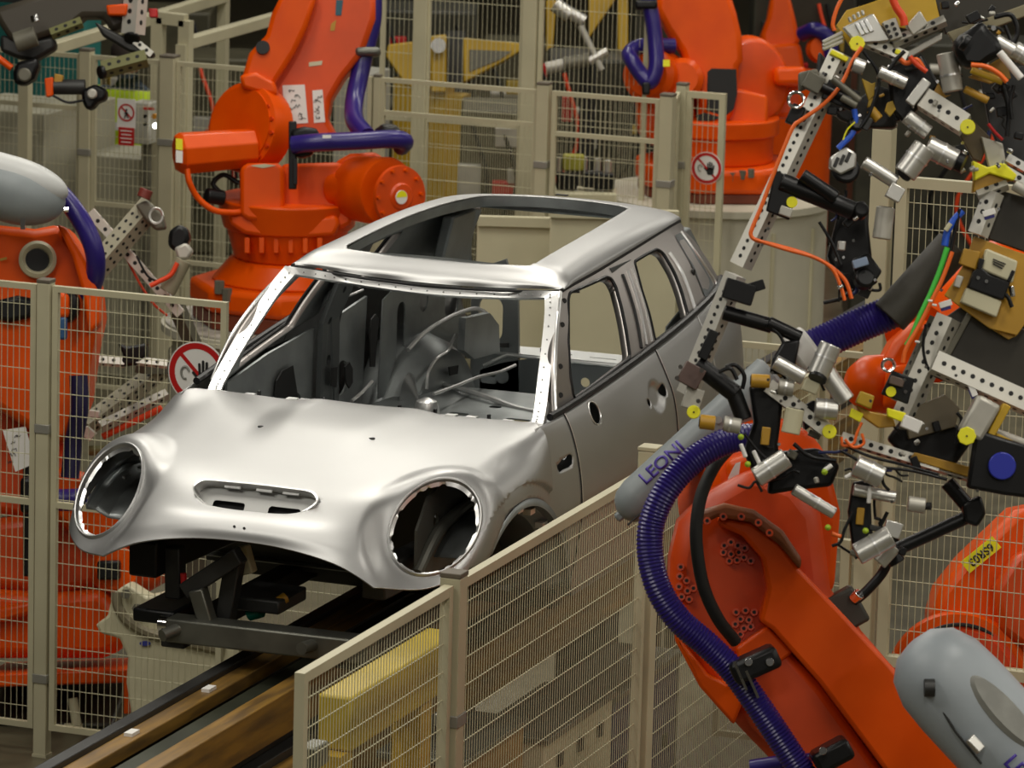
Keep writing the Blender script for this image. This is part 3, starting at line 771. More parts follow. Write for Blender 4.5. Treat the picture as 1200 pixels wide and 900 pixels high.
def ceiling_light(x,y,z,L,W,power,label):
    t=thing('ceiling_light',label,'ceiling light',(x,y,z),'hall ceiling lights')
    bm=B(); box(bm,(x,y,z+.06),(L+.06,W+.06,.10)); obj('housing',bm,mat('lamp_housing',(.6,.6,.58),.5),t)
    ld=bpy.data.lights.new('lamp_tube','AREA'); ld.shape='RECTANGLE'; ld.size=L; ld.size_y=W; ld.energy=power; ld.color=(1,.955,.86)
    o=bpy.data.objects.new('lamp_tube',ld); COL.objects.link(o); o.parent=t; o.location=(0,0,0)
    return t
LL='long fluorescent ceiling light hanging above the conveyor line'
for x in (-8.5,-3.6,1.3,6.2):
    for y in (-3.4,-.9): ceiling_light(x,y,7.4,2.6,.45,92,LL)
for x in (3.0,8.0,13.0): ceiling_light(x,4.6,7.4,2.6,.45,95,'fluorescent ceiling light above the near side of the fence')
for x in (-6.0,0.0,6.0,12.0): ceiling_light(x,9.6,7.4,2.6,.45,120,'added unseen ceiling light brightening the pale side wall for the car reflection')  # added row, out of view: lights the wall that the door mirrors
for x in (-4.0,): ceiling_light(x,4.6,7.4,2.6,.45,60,'fluorescent ceiling light above the right cage')
for x in (-13,-19):
    for y in (-6,0): ceiling_light(x,y,7.4,2.6,.45,90,'fluorescent ceiling light above the back of the hall')

for x in (-13,-20,-27):
    for y in (5.5,10.5): ceiling_light(x,y,7.4,2.6,.45,60,'added unseen ceiling light at back right brightening the reflection in the car side')  # added lamps, out of view, to lift the car side's reflection
# ------------------------------------------------------------------ mesh guard fences
H=V((RT.x,RT.y,0)).normalized(); ZU=V((0,0,1)); DW=V((FW.x,FW.y,0)).normalized()
def fence_panel(p0,p1,z0,z1,label,pitch=.028,hp=.09,mid=None,fr=.026,wr=.0016,group='mesh fence panels',ends=(1,1)):
    p0=V((*p0[:2],0)); p1=V((*p1[:2],0)); d=p1-p0; L=d.length; x=d.normalized(); n=x.cross(ZU)
    t=thing('mesh_fence',label,'fence panel',(p0.x,p0.y,0),group)
    bm=B(); ax=(x,n,ZU)
    if ends[0]: box(bm,p0+x*fr/2+ZU*((z0+z1)/2),(fr,fr,z1-z0),ax)
    if ends[1]: box(bm,p1-x*fr/2+ZU*((z0+z1)/2),(fr,fr,z1-z0),ax)
    for z in [z0+fr/2,z1-fr/2]+([mid] if mid else []): box(bm,(p0+p1)/2+ZU*z,(L-2*fr+.002,fr*.96,fr),ax)
    obj('panel_frame',bm,FENCE,t,smooth=False)
    bm=B(); k=int((L-2*fr)/pitch)
    for i in range(1,k):
        c=p0+x*(fr+(L-2*fr)*i/k); cyl(bm,c+ZU*z0+n*wr,c+ZU*z1+n*wr,wr,n=5,cap=False)
    k=int((z1-z0)/hp)
    for i in range(1,k):
        z=z0+(z1-z0)*i/k; cyl(bm,p0+ZU*z-n*wr,p1+ZU*z-n*wr,wr*1.15,n=5,cap=False)
    obj('wire_mesh',bm,WIRE,t)['kind']='stuff'
    return t
def fence_post(p,h,label,w=.06,clamps=(),ax=None,capc=None,group='fence posts'):
    p=V((p[0],p[1],0)); t=thing('fence_post',label,'fence post',p,group)
    bm=B(); box(bm,p+ZU*h/2,(w,w,h)); obj('post_tube',bm,FENCE,t,smooth=False,bevel=.004)
    bm=B(); box(bm,p+ZU*(h+.008),(w*1.04,w*1.04,.016)); obj('post_cap',bm,capc or mat('post_cap_brown',(.13,.11,.08),.6),t,bevel=.003)
    bm=B(); box(bm,p+ZU*.006,(w*1.1,w*1.1,.012)); obj('foot_plate',bm,FENCE,t)
    for z in clamps:
        bm=B(); box(bm,p+ZU*z,(w*1.15,w*1.15,.04)); obj('clamp',bm,mat('clamp_grey',(.30,.29,.25),.5,.3),t,bevel=.003)
    return t
FT=2.07
XL=-2.55
yL=lambda q,x=XL: AX(q,600,x).y
def yat(pxx,pyy,x=XL): return AX(pxx,pyy,x).y
fence_panel((XL,yat(0,330)-.55),(XL,yat(44,332)),.12,FT,'mesh fence panel at the left photo edge in front of the leaning orange robot',mid=1.12)
fence_post((XL,yat(54,334)),FT+.01,'cream fence post between the two front left mesh panels',clamps=(1.45,.35))
fence_panel((XL,yat(63,335)),(XL,yat(267,352)),.12,FT,'mesh fence panel carrying the round hand sign, partly behind the bonnet',mid=1.12)
fence_panel((XL,AX(276,700,XL).y),(XL,AX(470,700,XL).y),.12,1.15,'low mesh fence panel under the car in front of the cream pedestal')
# near fence on the right, along the line
YR=1.13
def xat(pxx,pyy,y=YR): return AY(pxx,pyy,y).x
xa,xb,xc_=AZ(376,792,FT).x,AZ(540,683,FT).x,AZ(747,545,FT).x
fence_panel((xa,YR),(xb+.045,YR),.12,FT,'nearest mesh fence panel at the bottom, its free end beside the conveyor rails',fr=.032,pitch=.023)
fence_post((xb,YR),FT+.02,'front fence post right below the left headlamp ring',w=.07,clamps=(1.62,))
fence_panel((xb-.05,YR),(xc_+.05,YR),.12,FT,'mesh fence panel in front of the wheel arch, between two near posts',fr=.032,pitch=.023)
fence_post((xc_,YR),FT+.06,'near fence post beside the grey cable tube end',w=.07,capc=FENCE)
fence_panel((xc_-.05,YR),(xc_-2.05,YR),.12,FT,'mesh fence panel running behind the grey cable tube and the purple hose',fr=.032,pitch=.023)
fence_post((xc_-2.1,YR),FT+.02,'fence post hidden behind the clamps at the car door',w=.07)
a=AX(853,398,-3.75); b=AX(915,424,-3.75)
fence_panel((-3.75,a.y),(-3.75,b.y+.5),.12,a.z,'low mesh fence panel standing behind the gripper, right of the rear door')
# bracket foot of the near fence end
t=thing('latch_block','small dark latch block at the free end of the nearest fence panel','latch',(xa+.06,YR-.05,1.3))
bm=B(); p=AY(368,884,YR-.06); box(bm,p,(.10,.06,.07)); obj('latch_body',bm,MSTEEL,t,bevel=.008)
bm=B(); box(bm,V((p.x+.03,p.y,p.z/2-.03)),(.03,.03,p.z-.06)); obj('latch_post',bm,MSTEEL,t)
bm=B(); cyl(bm,p+V((.03,-.03,0)),p+V((.03,-.045,0)),.01); obj('latch_bolt',bm,CHROME,t)
# back fence line
XB=-9.45
def bx(q,y=100): return AX(q,y,XB).y
fence_panel((XB,bx(-20)),(XB,bx(96,60)),.1,FT,'back fence panel in front of the white cabinet at upper left',mid=1.75,group='back fence panels')
fence_post((XB,bx(102,60)),FT+.02,'back fence post left of the warning sheet',w=.07,group='back fence posts',clamps=(1.5,))
fence_panel((XB,bx(109,60)),(XB,bx(190,70)),.1,FT,'back fence panel with the no pedestrians sheet',mid=1.2,group='back fence panels')
fence_post((XB,bx(199,70)),FT+.02,'back fence post just left of the orange motor',w=.09,group='back fence posts',clamps=(1.6,.7))
fence_panel((XB,bx(208,72)),(XB,bx(437,92)),.1,FT,'back fence panel standing behind the big orange robot',mid=.9,group='back fence panels')
fence_post((XB,bx(443,92)),FT,'thin back fence post right of the vertical purple hose',w=.04,group='back fence posts')
fence_panel((XB,bx(447,92)),(XB,bx(632,107)),.1,FT,'wide back fence panel in front of the yellow steel frame',mid=1.87,group='back fence panels')
fence_post((XB,bx(638,107)),FT+.03,'back fence post in the middle above the roof',w=.07,group='back fence posts',clamps=(1.65,))
fence_panel((XB,bx(648,110)),(XB,bx(774,121)),.1,FT,'back fence panel between the middle post and the hand sign gate',mid=1.83,group='back fence panels')
fence_post((XB,bx(783,116)),FT+.02,'back fence post left of the narrow gate panel',w=.075,group='back fence posts',clamps=(1.6,))
XG=-9.85
p=AX(800,109,XG); fence_post((XG,p.y),FT+.03,'back fence post holding the narrow panel with the hand sign',w=.06,group='back fence posts',clamps=(1.65,))
fence_panel((XB-.05,bx(787,118)),(XG+.05,AX(798,110,XG).y),.1,FT,'short angled return panel beside the hand sign gate',group='back fence panels')
p2=AX(851,113,XG); fence_panel((XG,AX(805,110,XG).y),(XG,p2.y),.1,FT,'narrow fence panel with the round hand sign beside the right robot',fr=.035,group='back fence panels')
# tall cage behind
XT=-10.3
for q,lb in ((494,'tall cage post left of the middle, behind the car roof'),(622,'tall cage post just left of the middle fence post')):
    p=AX(q,60,XT); fence_post((XT,p.y),4.2,lb,w=.085,group='tall cage posts')
p0,p1=AX(499,60,XT),AX(614,60,XT)
fence_panel((XT,p0.y),(XT,p1.y),.1,3.9,'tall cage mesh panel between the two tall posts',mid=1.72,group='tall cage panels',hp=.2)
p0=AX(631,60,XT); p1=AX(760,60,XT); fence_panel((XT,p0.y),(XT,p1.y),.1,3.9,'tall cage mesh panel right of the middle, under the yellow arm',group='tall cage panels',hp=.2)
p0=AX(446,60,XT); p1=AX(489,60,XT); fence_panel((XT,p0.y),(XT,p1.y),1.7,3.9,'slim tall mesh door right of the vertical purple hose',group='tall cage panels',hp=.2)
# guard rails running away at upper left
def rail(q0,q1,z,label,r=.035):
    a=AZ(*q0,z); b=AZ(*q1,z); t=thing('guard_rail',label,'rail',(a.x,a.y,0),'upper guard rails')
    bm=B(); bar(bm,a,b,r*2,r*2); obj('rail_tube',bm,FENCE,t,bevel=.006); 
    for k,c in enumerate((a,b)):
        bm=B(); bar(bm,c-ZU*.0,V((c.x,c.y,0)),r*1.8,r*1.8,hint=(1,0,0)); obj('rail_post',bm,FENCE,t)
rail((30,66),(262,-4),FT,'low cream guard rail running away at the top left corner')
rail((214,52),(335,18),FT,'cream guard rail running away behind the orange robot')
bm=B(); t=thing('guard_gantry','open cream frame at the top of the left fence corner','frame',AX(200,60,-10.0)*1.0)
a=AX(186,20,-10.2); b=AX(218,24,-10.2)
bar(bm,a,b,.07,.07); bar(bm,a,V((a.x,a.y,0)),.07,.07,hint=(1,0,0)); bar(bm,b,V((b.x,b.y,0)),.07,.07,hint=(1,0,0)); obj('frame_tube',bm,FENCE,t)
# right cage behind the gripper
XR=-1.5
p=AX(1037,150,XR); zt=p.z
fence_post((XR,p.y),zt,'cage post behind the gripper, left of the right mesh panel',w=.075,group='cage posts at the right robot')
q=AX(1012,640,XR); 
fence_panel((XR,p.y+.06),(XR,p.y+1.5),(.12),3.0,'mesh panel at right with the yellow labelled robot behind it',mid=AX(1050,775,XR).z,fr=.04,pitch=.025,hp=.095,group='cage panels at the right robot')
fence_panel((XR,p.y-.30),(XR,p.y-.06),.12,1.6,'narrow mesh panel between the front robot and the right cage post',fr=.035,group='cage panels at the right robot')
# ------------------------------------------------------------------ signs
def hand_sign(c,r,n,label):
    n=V(n).normalized(); x,y=ZU.cross(n).normalized(),None; y=n.cross(x)
    t=thing('warning_sign',label,'sign',c,'round no touching signs')
    bm=B(); cyl(bm,V(c)-n*.003,V(c),r*1.04,n=48); obj('sign_disc',bm,WHITE if True else None,t,auto=30)
    bm=B(); a=ring(V(c)+n*.0012,x,y,r,48); b=ring(V(c)+n*.0012,x,y,r*.80,48)
    loft(bm,[a,b],cap=False); 
    d=(x*-.71+y*.71); bar(bm,V(c)+d*r*.82+n*.0010,V(c)-d*r*.82+n*.0010,.13*r,.0012,hint=n); obj('red_ring',bm,RED,t,smooth=False)
    bm=B()   # raised hand: palm, four fingers, thumb
    def P(u,v): return V(c)+x*(u*r)+y*(v*r)+n*.0024
    def poly(pts):
        vs=[bm.verts.new(P(*q)) for q in pts]; bm.faces.new(vs)
    poly(rrect((.26,-.20),.44,.46,.14,4))
    for u,top,rt in ((.10,.34,.08),(.22,.44,.02),(.34,.40,-.04),(.46,.24,-.12)):
        q=rrect((u+rt*-.1,(top-.1)/2),.095,top+.1,.045,4,rot=rt*.6); poly(q)
    poly(rrect((-.02,-.12),.10,.42,.05,4,rot=.75))
    obj('hand_symbol',bm,INK,t,smooth=False)
    bm=B(); pts=[P(-.42+.14*math.cos(a),-.02+.20*math.sin(a)) for a in (PI*.1+PI*1.5*i/14 for i in range(15))]; tube(bm,pts,.004*r/.1,6); obj('face_outline',bm,mat('thin_ink',(.25,.25,.22)),t)
    return t
c=AX(231,437,XL+.02); hand_sign(c,.128,(1,0,0),'round no touching sign with black hand on the left fence, clipped by the bonnet')
c=AX(828,197,XG+.03); hand_sign(c,.088,(1,0,0),'round no touching sign with black hand on the narrow back fence panel')
# ------------------------------------------------------------------ things behind the fences
def slab(bm,pts,D,depth,mi=0):
    """outline at camera distance D with real depth behind it"""
    P=[AD(x,y,D) for x,y in pts]; n0=len(bm.faces)
    T=[bm.verts.new(p) for p in P]; Q=[bm.verts.new(p+FW*depth) for p in P]
    try: bm.faces.new(T); bm.faces.new(Q[::-1])
    except ValueError: pass
    for i in range(len(P)):
        j=(i+1)%len(P); bm.faces.new((T[i],Q[i],Q[j],T[j]))
    setm(bm,n0,mi)
def spx(pts,n): return [(p.x,p.y) for p in crv([(x,y,0) for x,y in pts],n,closed=True)]
# no pedestrians sheet
c=AX(148,133,XB+.03); xs_=V((0,1,0))
t=thing('pedestrian_sign','white sheet with a red ringed walking figure over a red notice','sign',c)
bm=B(); box(bm,AX(148,133,XB+.03),(.004,.115,.17)); obj('sign_sheet',bm,WHITE,t)
c1=AX(148,132,XB+.034)
bm=B(); loft(bm,[ring(c1,xs_,ZU,.052,36),ring(c1,xs_,ZU,.042,36)],cap=False); bar(bm,c1+V((0,-.033,.033)),c1+V((0,.033,-.033)),.009,.001,hint=(1,0,0)); obj('red_ring',bm,RED,t,smooth=False)
bm=B(); cc=c1+V((.0012,0,0))
for a,b,w in (((0,.006),(.002,-.008),.012),((0,-.006),(-.012,-.034),.007),((.002,-.006),(.012,-.032),.007),((0,.004),(-.014,-.008),.005),((0,.004),(.014,-.006),.005)):
    bar(bm,cc+V((0,a[0],a[1])),cc+V((0,b[0],b[1])),w,.001,hint=(1,0,0))
cyl(bm,cc+V((0,.001,.016)),cc+V((.001,.001,.016)),.007,n=12); obj('walking_figure',bm,INK,t,smooth=False)
c2=AX(148,160,XB+.034); bm=B(); box(bm,c2,(.003,.10,.105)); obj('red_notice',bm,RED,t)
bm=B()
for k in range(4): box(bm,c2+V((.0022,0,.033-.022*k)),(.001,.075-.012*(k%2),.006))
obj('notice_lines',bm,WHITE,t)
# control box
t=thing('control_box','small grey control box with buttons behind the back fence','control box',AX(172,140,-10.0))
bm=B(); box(bm,AX(170,143,-10.0),(.14,.115,.25)); obj('box_body',bm,mat('box_grey',(.42,.41,.35),.5),t,bevel=.008)
bm=B(); a=AX(170,143,-10.0); bar(bm,V((a.x-.03,a.y,0)),V((a.x-.03,a.y,a.z)),.05,.05,hint=(1,0,0)); obj('box_stand',bm,MUD,t)
for q,mt,nm in (((182,136),mat('amber_knob',(.7,.3,.02),.4),'knob'),((171,136),BLACK,'button'),((171,145),BLACK,'button'),((183,147),mat('lit_button',(.9,.9,.9),.3,emit=(1,1,.95),es=6),'lit_button'),((174,127),RED,'name_plate')):
    c=AX(*q,-9.9); bm=B()
    if nm=='name_plate': box(bm,c,(.01,.07,.018))
    else: cyl(bm,c,c+V((.02,0,0)),.016 if nm!='button' else .011,n=14)
    obj(nm,bm,mt,t)
# white cabinets and boxes
def crate(q,D,size,mt,label,nm='cabinet',cat='cabinet',door=True):
    c=AD(*q,D); c=V((c.x,c.y,0)); t=thing(nm,label,cat,(c.x,c.y,0))
    bm=B(); box(bm,c+ZU*size[2]/2,size); obj('cabinet_body',bm,mt,t,bevel=.01)
    if door:
        bm=B(); box(bm,c+V((size[0]/2+.004,0,size[2]*.5)),(.008,size[1]*.86,size[2]*.84)); obj('cabinet_door',bm,mt,t,bevel=.003)
        bm=B(); box(bm,c+V((size[0]/2+.012,size[1]*.32,size[2]*.55)),(.012,.02,.1)); obj('door_handle',bm,BLACK,t)
    return t
WG=mat('cabinet_white',(.42,.40,.30),.5,0,.1,3)
crate((28,165),28.6,(.7,.62,1.62),WG,'white cabinet at the upper left edge behind the fence')
crate((72,180),29.6,(.7,.42,1.5),WG,'narrow pale cabinet right of the white one at upper left')
crate((155,215),28.6,(.5,.42,1.35),WG,'pale square cabinet standing under the control box')
crate((424,110),29.5,(.4,.22,1.75),mat('pale_cabinet',(.40,.39,.33),.5,0,.1,3),'tall pale cabinet right of the vertical purple hose')
# teal curtain / machines far left
for q,w,h,lb in (((78,70),.40,2.9,'teal machine panel at the top left behind the guard rail'),((12,50),.5,2.9,'dark teal machine panel at the far left edge')):
    c=AD(*q,31.5 if w<.45 else 32.3); c=V((c.x,c.y,0)); t=thing('machine_enclosure',lb,'panel',c)
    bm=B(); box(bm,c+ZU*h/2,(.25,w,h)); obj('panel_body',bm,TEAL,t,bevel=.02)
    bm=B(); box(bm,c+V((.13,0,h*.8)),(.02,w*.7,.05)); obj('panel_ledge',bm,RED,t)
# worker in hi-vis
PZ=AD(150,85,30.5).z; t=thing('person','person in a yellow hi-vis jacket standing behind the upper left fence','person',AD(135,230,30.5)*1.0)
c=AD(150,150,30.5); c=V((c.x,c.y,0)); t.location=c
bm=B()
from mathutils import Matrix as MM
def skin(name,pts,edges,rad,mt,parent,sub=2):
    me=bpy.data.meshes.new(name); w=wloc(parent); me.from_pydata([V(p)-w for p in pts],edges,[]); me.update()
    o=bpy.data.objects.new(name,me); COL.objects.link(o); o.parent=parent; me.materials.append(mt)
    m=o.modifiers.new('skin','SKIN'); m.use_smooth_shade=True
    for i,r in enumerate(rad): me.skin_vertices[0].data[i].radius=(r,r)
    me.skin_vertices[0].data[0].use_root=True
    s=o.modifiers.new('sub','SUBSURF'); s.levels=sub; s.render_levels=sub
    return o
def Q(l,z,f=0): return c+V((f,l,z))
body=skin('body',[Q(0,.95),Q(0,1.15),Q(0,1.35),Q(0,1.47),Q(0,1.55,.02),Q(0,1.66,.03),Q(0,1.75,.02),Q(.11,.88),Q(.12,.5,.02),Q(.12,.1),Q(.12,.04,.12),Q(-.11,.88),Q(-.12,.5,.02),Q(-.12,.1),Q(-.12,.04,.12),
  Q(.19,1.42),Q(.26,1.15),Q(.22,.95,.16),Q(.18,.93,.24),Q(-.19,1.42),Q(-.26,1.15),Q(-.22,.95,.16),Q(-.18,.93,.24)],
  [(0,1),(1,2),(2,3),(3,4),(4,5),(5,6),(0,7),(7,8),(8,9),(9,10),(0,11),(11,12),(12,13),(13,14),(2,15),(15,16),(16,17),(17,18),(2,19),(19,20),(20,21),(21,22)],
  [.15,.14,.16,.07,.055,.09,.075,.09,.065,.05,.045,.09,.065,.05,.045,.065,.05,.038,.03,.065,.05,.038,.03],mat('work_trousers',(.05,.07,.09),.8),t)
jk=skin('jacket',[Q(0,.93),Q(0,1.15),Q(0,1.36),Q(0,1.45),Q(.20,1.41),Q(.27,1.15),Q(.225,.98,.14),Q(-.20,1.41),Q(-.27,1.15),Q(-.225,.98,.14)],[(0,1),(1,2),(2,3),(2,4),(4,5),(5,6),(2,7),(7,8),(8,9)],[.19,.18,.19,.09,.085,.07,.06,.085,.07,.06],HIVIS,t)
for z in (1.05,1.22):
    bm=B(); lathe(bm,c+ZU*z,(0,0,1),[(0,.205),(0,.212),(.05,.212),(.05,.205)],24,cap=False); obj('reflective_band',bm,REFL,t)
bm=B(); lathe(bm,c+V((.03,0,1.68)),(0,0,1),[(0,.105),(.05,.105),(.10,.075),(.125,.02)],20); obj('hair',bm,mat('dark_hair',(.03,.02,.015),.8),t)
bm=B(); lathe(bm,c+V((.03,0,1.56)),(0,0,1),[(0,.045),(.03,.08),(.08,.095),(.13,.1)],20); obj('face',bm,SKIN,t)
# yellow steel frame
DY=31
t=thing('steel_gantry','yellow steel fixture frame behind the back fence, above the roof','frame',(AD(540,110,DY).x,AD(540,110,DY).y,0))
bm=B(); slab(bm,[(505,42),(523,40),(523,108),(505,108)],DY,.25); obj('frame_post',bm,YSTEEL,t,bevel=.01)
bm=B(); slab(bm,[(455,52),(506,46),(506,105),(492,112),(470,92),(452,66)],DY+.05,.3); obj('frame_bracket',bm,YSTEEL,t,bevel=.01)
bm=B(); slab(bm,[(543,44),(622,52),(590,72),(543,97)],DY,.15); 
obj('frame_gusset',bm,YSTEEL,t,bevel=.01)
bm=B(); slab(bm,[(523,36),(545,36),(545,120),(523,120)],DY+.3,.2); obj('frame_column',bm,DSTEEL,t)
bm=B(); slab(bm,[(550,58),(600,60),(585,70),(550,84)],DY-.01,.02); obj('gusset_window',bm,MUD,t)
bm=B(); a=AD(514,54,DY-.02); cyl(bm,a,a-FW*.05,.05,n=20); obj('frame_bolt',bm,CHROME,t)
for q in ((514,100),(534,110),(480,90)):
    bm=B(); a=AD(*q,DY+.15); bar(bm,a,V((a.x,a.y,0)),.16,.16,hint=(1,0,0)); obj('frame_leg',bm,YSTEEL,t)
t=thing('steel_gantry','second yellow steel upright with an arm at the top, right of the tall cage post','frame',(AD(735,20,DY).x,AD(735,20,DY).y,0))
bm=B(); slab(bm,[(640,0),(652,0),(648,60),(640,60)],DY+.5,.12); obj('frame_arm',bm,YSTEEL,t,bevel=.008)
bm=B(); slab(bm,[(724,-5),(736,-5),(736,110),(724,110)],DY,.12); obj('frame_post',bm,YSTEEL,t,bevel=.008); bm=B(); slab(bm,[(690,-5),(724,-5),(700,30),(690,45)],DY+.1,.15); obj('frame_gusset',bm,YSTEEL,t,bevel=.008)
# dark machine blocks that fill the hall behind
rnd=random.Random(11)
def machine(q0,q1,D,mt,label,extra=True):
    """a floor-standing machine whose front spans two pixels at distance D"""
    a=AD(*q0,D); b=AD(*q1,D); zt=max(a.z,b.z,.5); w=(b-a).dot(RT); c=(a+b)/2; c=V((c.x,c.y,0))
    t=thing('machine_unit',label,'machine',c)
    ax=(H,DW,ZU)
    bm=B(); box(bm,c+ZU*zt*.5,(w,.6,zt),ax); obj('machine_body',bm,mt,t,bevel=.02)
    n=5
    for k in range(n):
        nm,mm=rnd.choice([('valve_box',ALUD),('cover_plate',MUD),('terminal_box',mat('machine_yellow',(.4,.28,.04),.5)),('cylinder_unit',ALUD),('red_cap',RED),('grey_duct',DSTEEL)])
        p=c+H*rnd.uniform(-.42,.42)*w-DW*.33+ZU*zt*rnd.uniform(.45,.95); s=(rnd.uniform(.05,.18),.08,rnd.uniform(.05,.22))
        bm=B()
        if nm=='cylinder_unit': cyl(bm,p-H*.1,p+H*.1,.035,n=14)
        else: box(bm,p,s,ax)
        obj(nm,bm,mm,t,bevel=.006)
    for k in range(2):
        p=c-DW*.34+H*rnd.uniform(-.4,.4)*w
        bm=B(); tube(bm,[p+ZU*zt*.95,p+H*.1-DW*.1+ZU*zt*.7,p-H*.12-DW*.05+ZU*zt*.45,p+H*.05+ZU*zt*.25],.014,8,smooth=20); obj('machine_cable',bm,rnd.choice([BLACK,RUBBER,BLACK,REDP]),t)
DM=mat('machine_dark',(.05,.048,.032),.5,.2,.4,4); DM2=mat('machine_olive',(.10,.09,.05),.5,.1,.4,4)
machine((440,5),(560,30),33,DM,'dark machine block above the yellow frame')
machine((566,45),(640,100),34.2,DM2,'olive machine block right of the yellow frame')
machine((640,60),(740,200),30.8,DM,'dark machine with valves behind the right back fence panel')
machine((215,60),(330,120),33,DM2,'olive machine behind the back fence at left of the orange arm')
machine((0,10),(110,60),34,DM,'dark machine in the far top left corner')
machine((100,5),(250,35),35,DM2,'low olive machine far behind the guard rails')
machine((540,120),(625,180),29.5,DM2,'olive conveyor machine right behind the wide back fence panel')
machine((880,-20),(1000,60),34,DM,'dark machine far behind the right robot')
machine((1000,40),(1210,200),31,DM,'dark machine behind the gripper at upper right')
machine((740,-10),(850,150),34,DM,'dark machine far behind the right robot arm')
machine((330,-30),(445,60),36,DM2,'dark machine far behind the orange arm')
# lit part sockets low behind the panel above the roof
t=thing('transfer_fixture','low fixture with upright pins right above the car roof','fixture',(AD(675,215,26.8).x,AD(675,215,26.8).y,0))
a=AD(675,222,26.8); bm=B(); box(bm,V((a.x,a.y,a.z/2)),(.46,.26,a.z),(H,DW,ZU)); obj('fixture_table',bm,CREAM,t,bevel=.01)
for q in ((640,200),(656,197),(684,196),(700,198),(712,200)):
    a=AD(*q,26.8); bm=B(); cyl(bm,a-ZU*.1,a+ZU*.06,.02,n=12); obj('locating_pin',bm,ALU,t)
for q,mt in (((664,212),BLACK),((695,210),BLACK),((708,212),BLACK),((672,190),mat('olive_block',(.3,.28,.03)))):
    a=AD(*q,26.75); bm=B(); box(bm,a,(.12,.08,.09),(H,DW,ZU)); obj('fixture_block',bm,mt,t,bevel=.01)
# robotic welding head seen through the tall cage
t=thing('welding_head','grey jointed welding head seen through the tall cage mesh','tool',AD(690,60,30.0))
for q0,q1,r,mt,nm in (((650,5),(668,18),.05,ALU,'head_joint'),((668,15),(685,25),.04,ALU,'head_joint'),((680,30),(705,82),.022,ALUD,'head_tube'),((660,75),(690,70),.045,MUD,'head_motor'),((640,80),(664,75),.04,ALUD,'head_motor'),((690,72),(712,60),.03,ALU,'head_joint')):
    bm=B(); cyl(bm,AD(*q0,29.8),AD(*q1,29.8),r,n=16); obj(nm,bm,mt,t)
bm=B(); a=AD(690,70,30.0); bar(bm,V((a.x,a.y,0)),a,.08,.08,hint=(1,0,0)); obj('head_stand',bm,DSTEEL,t)
# big white drum below the right robot and pale wall panels behind the car
def pale(q0,q1,D,label,mt=CREAM,nm='partition_screen',cat='panel',th=.06):
    a=AD(*q0,D); b=AD(*q1,D); z0,z1=sorted((a.z,b.z)); c=(a+b)/2; w=abs((b-a).dot(H))
    t=thing(nm,label,cat,(c.x,c.y,0)); bm=B(); box(bm,V((c.x,c.y,z1/2)),(w,th,z1),(H,DW,ZU)); obj('panel_sheet',bm,mt,t,bevel=.005)
    bm=B(); box(bm,V((c.x,c.y,z1-.02))-DW*.045,(w,.03,.05),(H,DW,ZU)); obj('panel_rim',bm,FENCE,t)
pale((645,240),(790,420),24.6,'pale sheet panel behind the car seen through the side windows')
pale((560,250),(660,420),24.9,'pale sheet panel seen through the roof opening')
# ------------------------------------------------------------------ conveyor rails and the skid under the car
def beam_along(name,y0,y1,z0,z1,x0,x1,mt,parent,bev=.004):
    bm=B(); box(bm,((x0+x1)/2,(y0+y1)/2,(z0+z1)/2),(abs(x1-x0),y1-y0,z1-z0)); return obj(name,bm,mt,parent,bevel=bev)
t=thing('conveyor_rail','brown twin channel conveyor rail running under the car','conveyor rail',(0,0,0))
zt=1.42
ys=[AZ(x,895,zt).y for x in (47,68,97,112,160,190)]
beam_along('rail_flange',ys[0],ys[1],zt-.03,zt,5,-9,DSTEEL,t)
beam_along('rail_web',ys[0]+.01,ys[1]-.02,zt-.20,zt-.03,5,-9,DSTEEL,t)
beam_along('rail_track',ys[1],ys[2],zt-.07,zt-.02,5,-9,RUST,t)
beam_along('rail_slot',ys[2],ys[3],zt-.16,zt-.10,5,-9,DARK,t)
beam_along('rail_bed',ys[3],ys[4],zt-.10,zt-.05,5,-9,mat('rail_green_steel',(.05,.055,.035),.45,.4,.3,8),t)
beam_along('rail_side',ys[4],ys[5],zt-.16,zt-.01,5,-9,RUST,t)
beam_along('rail_lower_web',ys[4]+.02,ys[5]-.03,zt-.20,zt-.16,5,-9,DSTEEL,t)
for x in (3.2,.2,-2.8,-5.8):
    bm=B(); box(bm,(x,(ys[0]+ys[5])/2,.53),(.18,.22,1.06)); obj('rail_support',bm,DSTEEL,t,bevel=.008)
    bm=B(); box(bm,(x,(ys[0]+ys[5])/2,.012),(.34,.34,.024)); obj('support_foot',bm,DSTEEL,t)
for q in ((138,858),(218,805)):
    a=AZ(*q,zt-.018); bm=B(); box(bm,(a.x,(ys[1]+ys[2])/2,zt-.014),(.06,.03,.012)); obj('rail_marker',bm,WHITE,t)
t=thing('support_beam','dark lower beam with a yellow edge right of the brown conveyor rail','beam',(0,0,0))
y_=AZ(285,898,1.22).y
beam_along('beam_web',y_-.05,y_+.05,1.02,1.22,4.5,-6,DSTEEL,t); beam_along('beam_edge',y_-.075,y_-.05,1.19,1.225,4.5,-6,YSTEEL,t); beam_along('beam_side',y_+.05,y_+.12,.98,1.19,4.5,-6,RUST,t)
for x in (3.0,1.2,-1.0,-3.5):
    bm=B(); cyl(bm,(x,y_,0),(x,y_,1.02),.035,n=14); obj('beam_leg',bm,MSTEEL,t)
    bm=B(); cyl(bm,(x+.12,y_-.03,0),(x+.12,y_-.03,1.02),.02,n=12); obj('beam_leg',bm,MSTEEL,t)
t=thing('support_beam','yellow guard beam seen through the nearest fence panel','beam',(0,0,0))
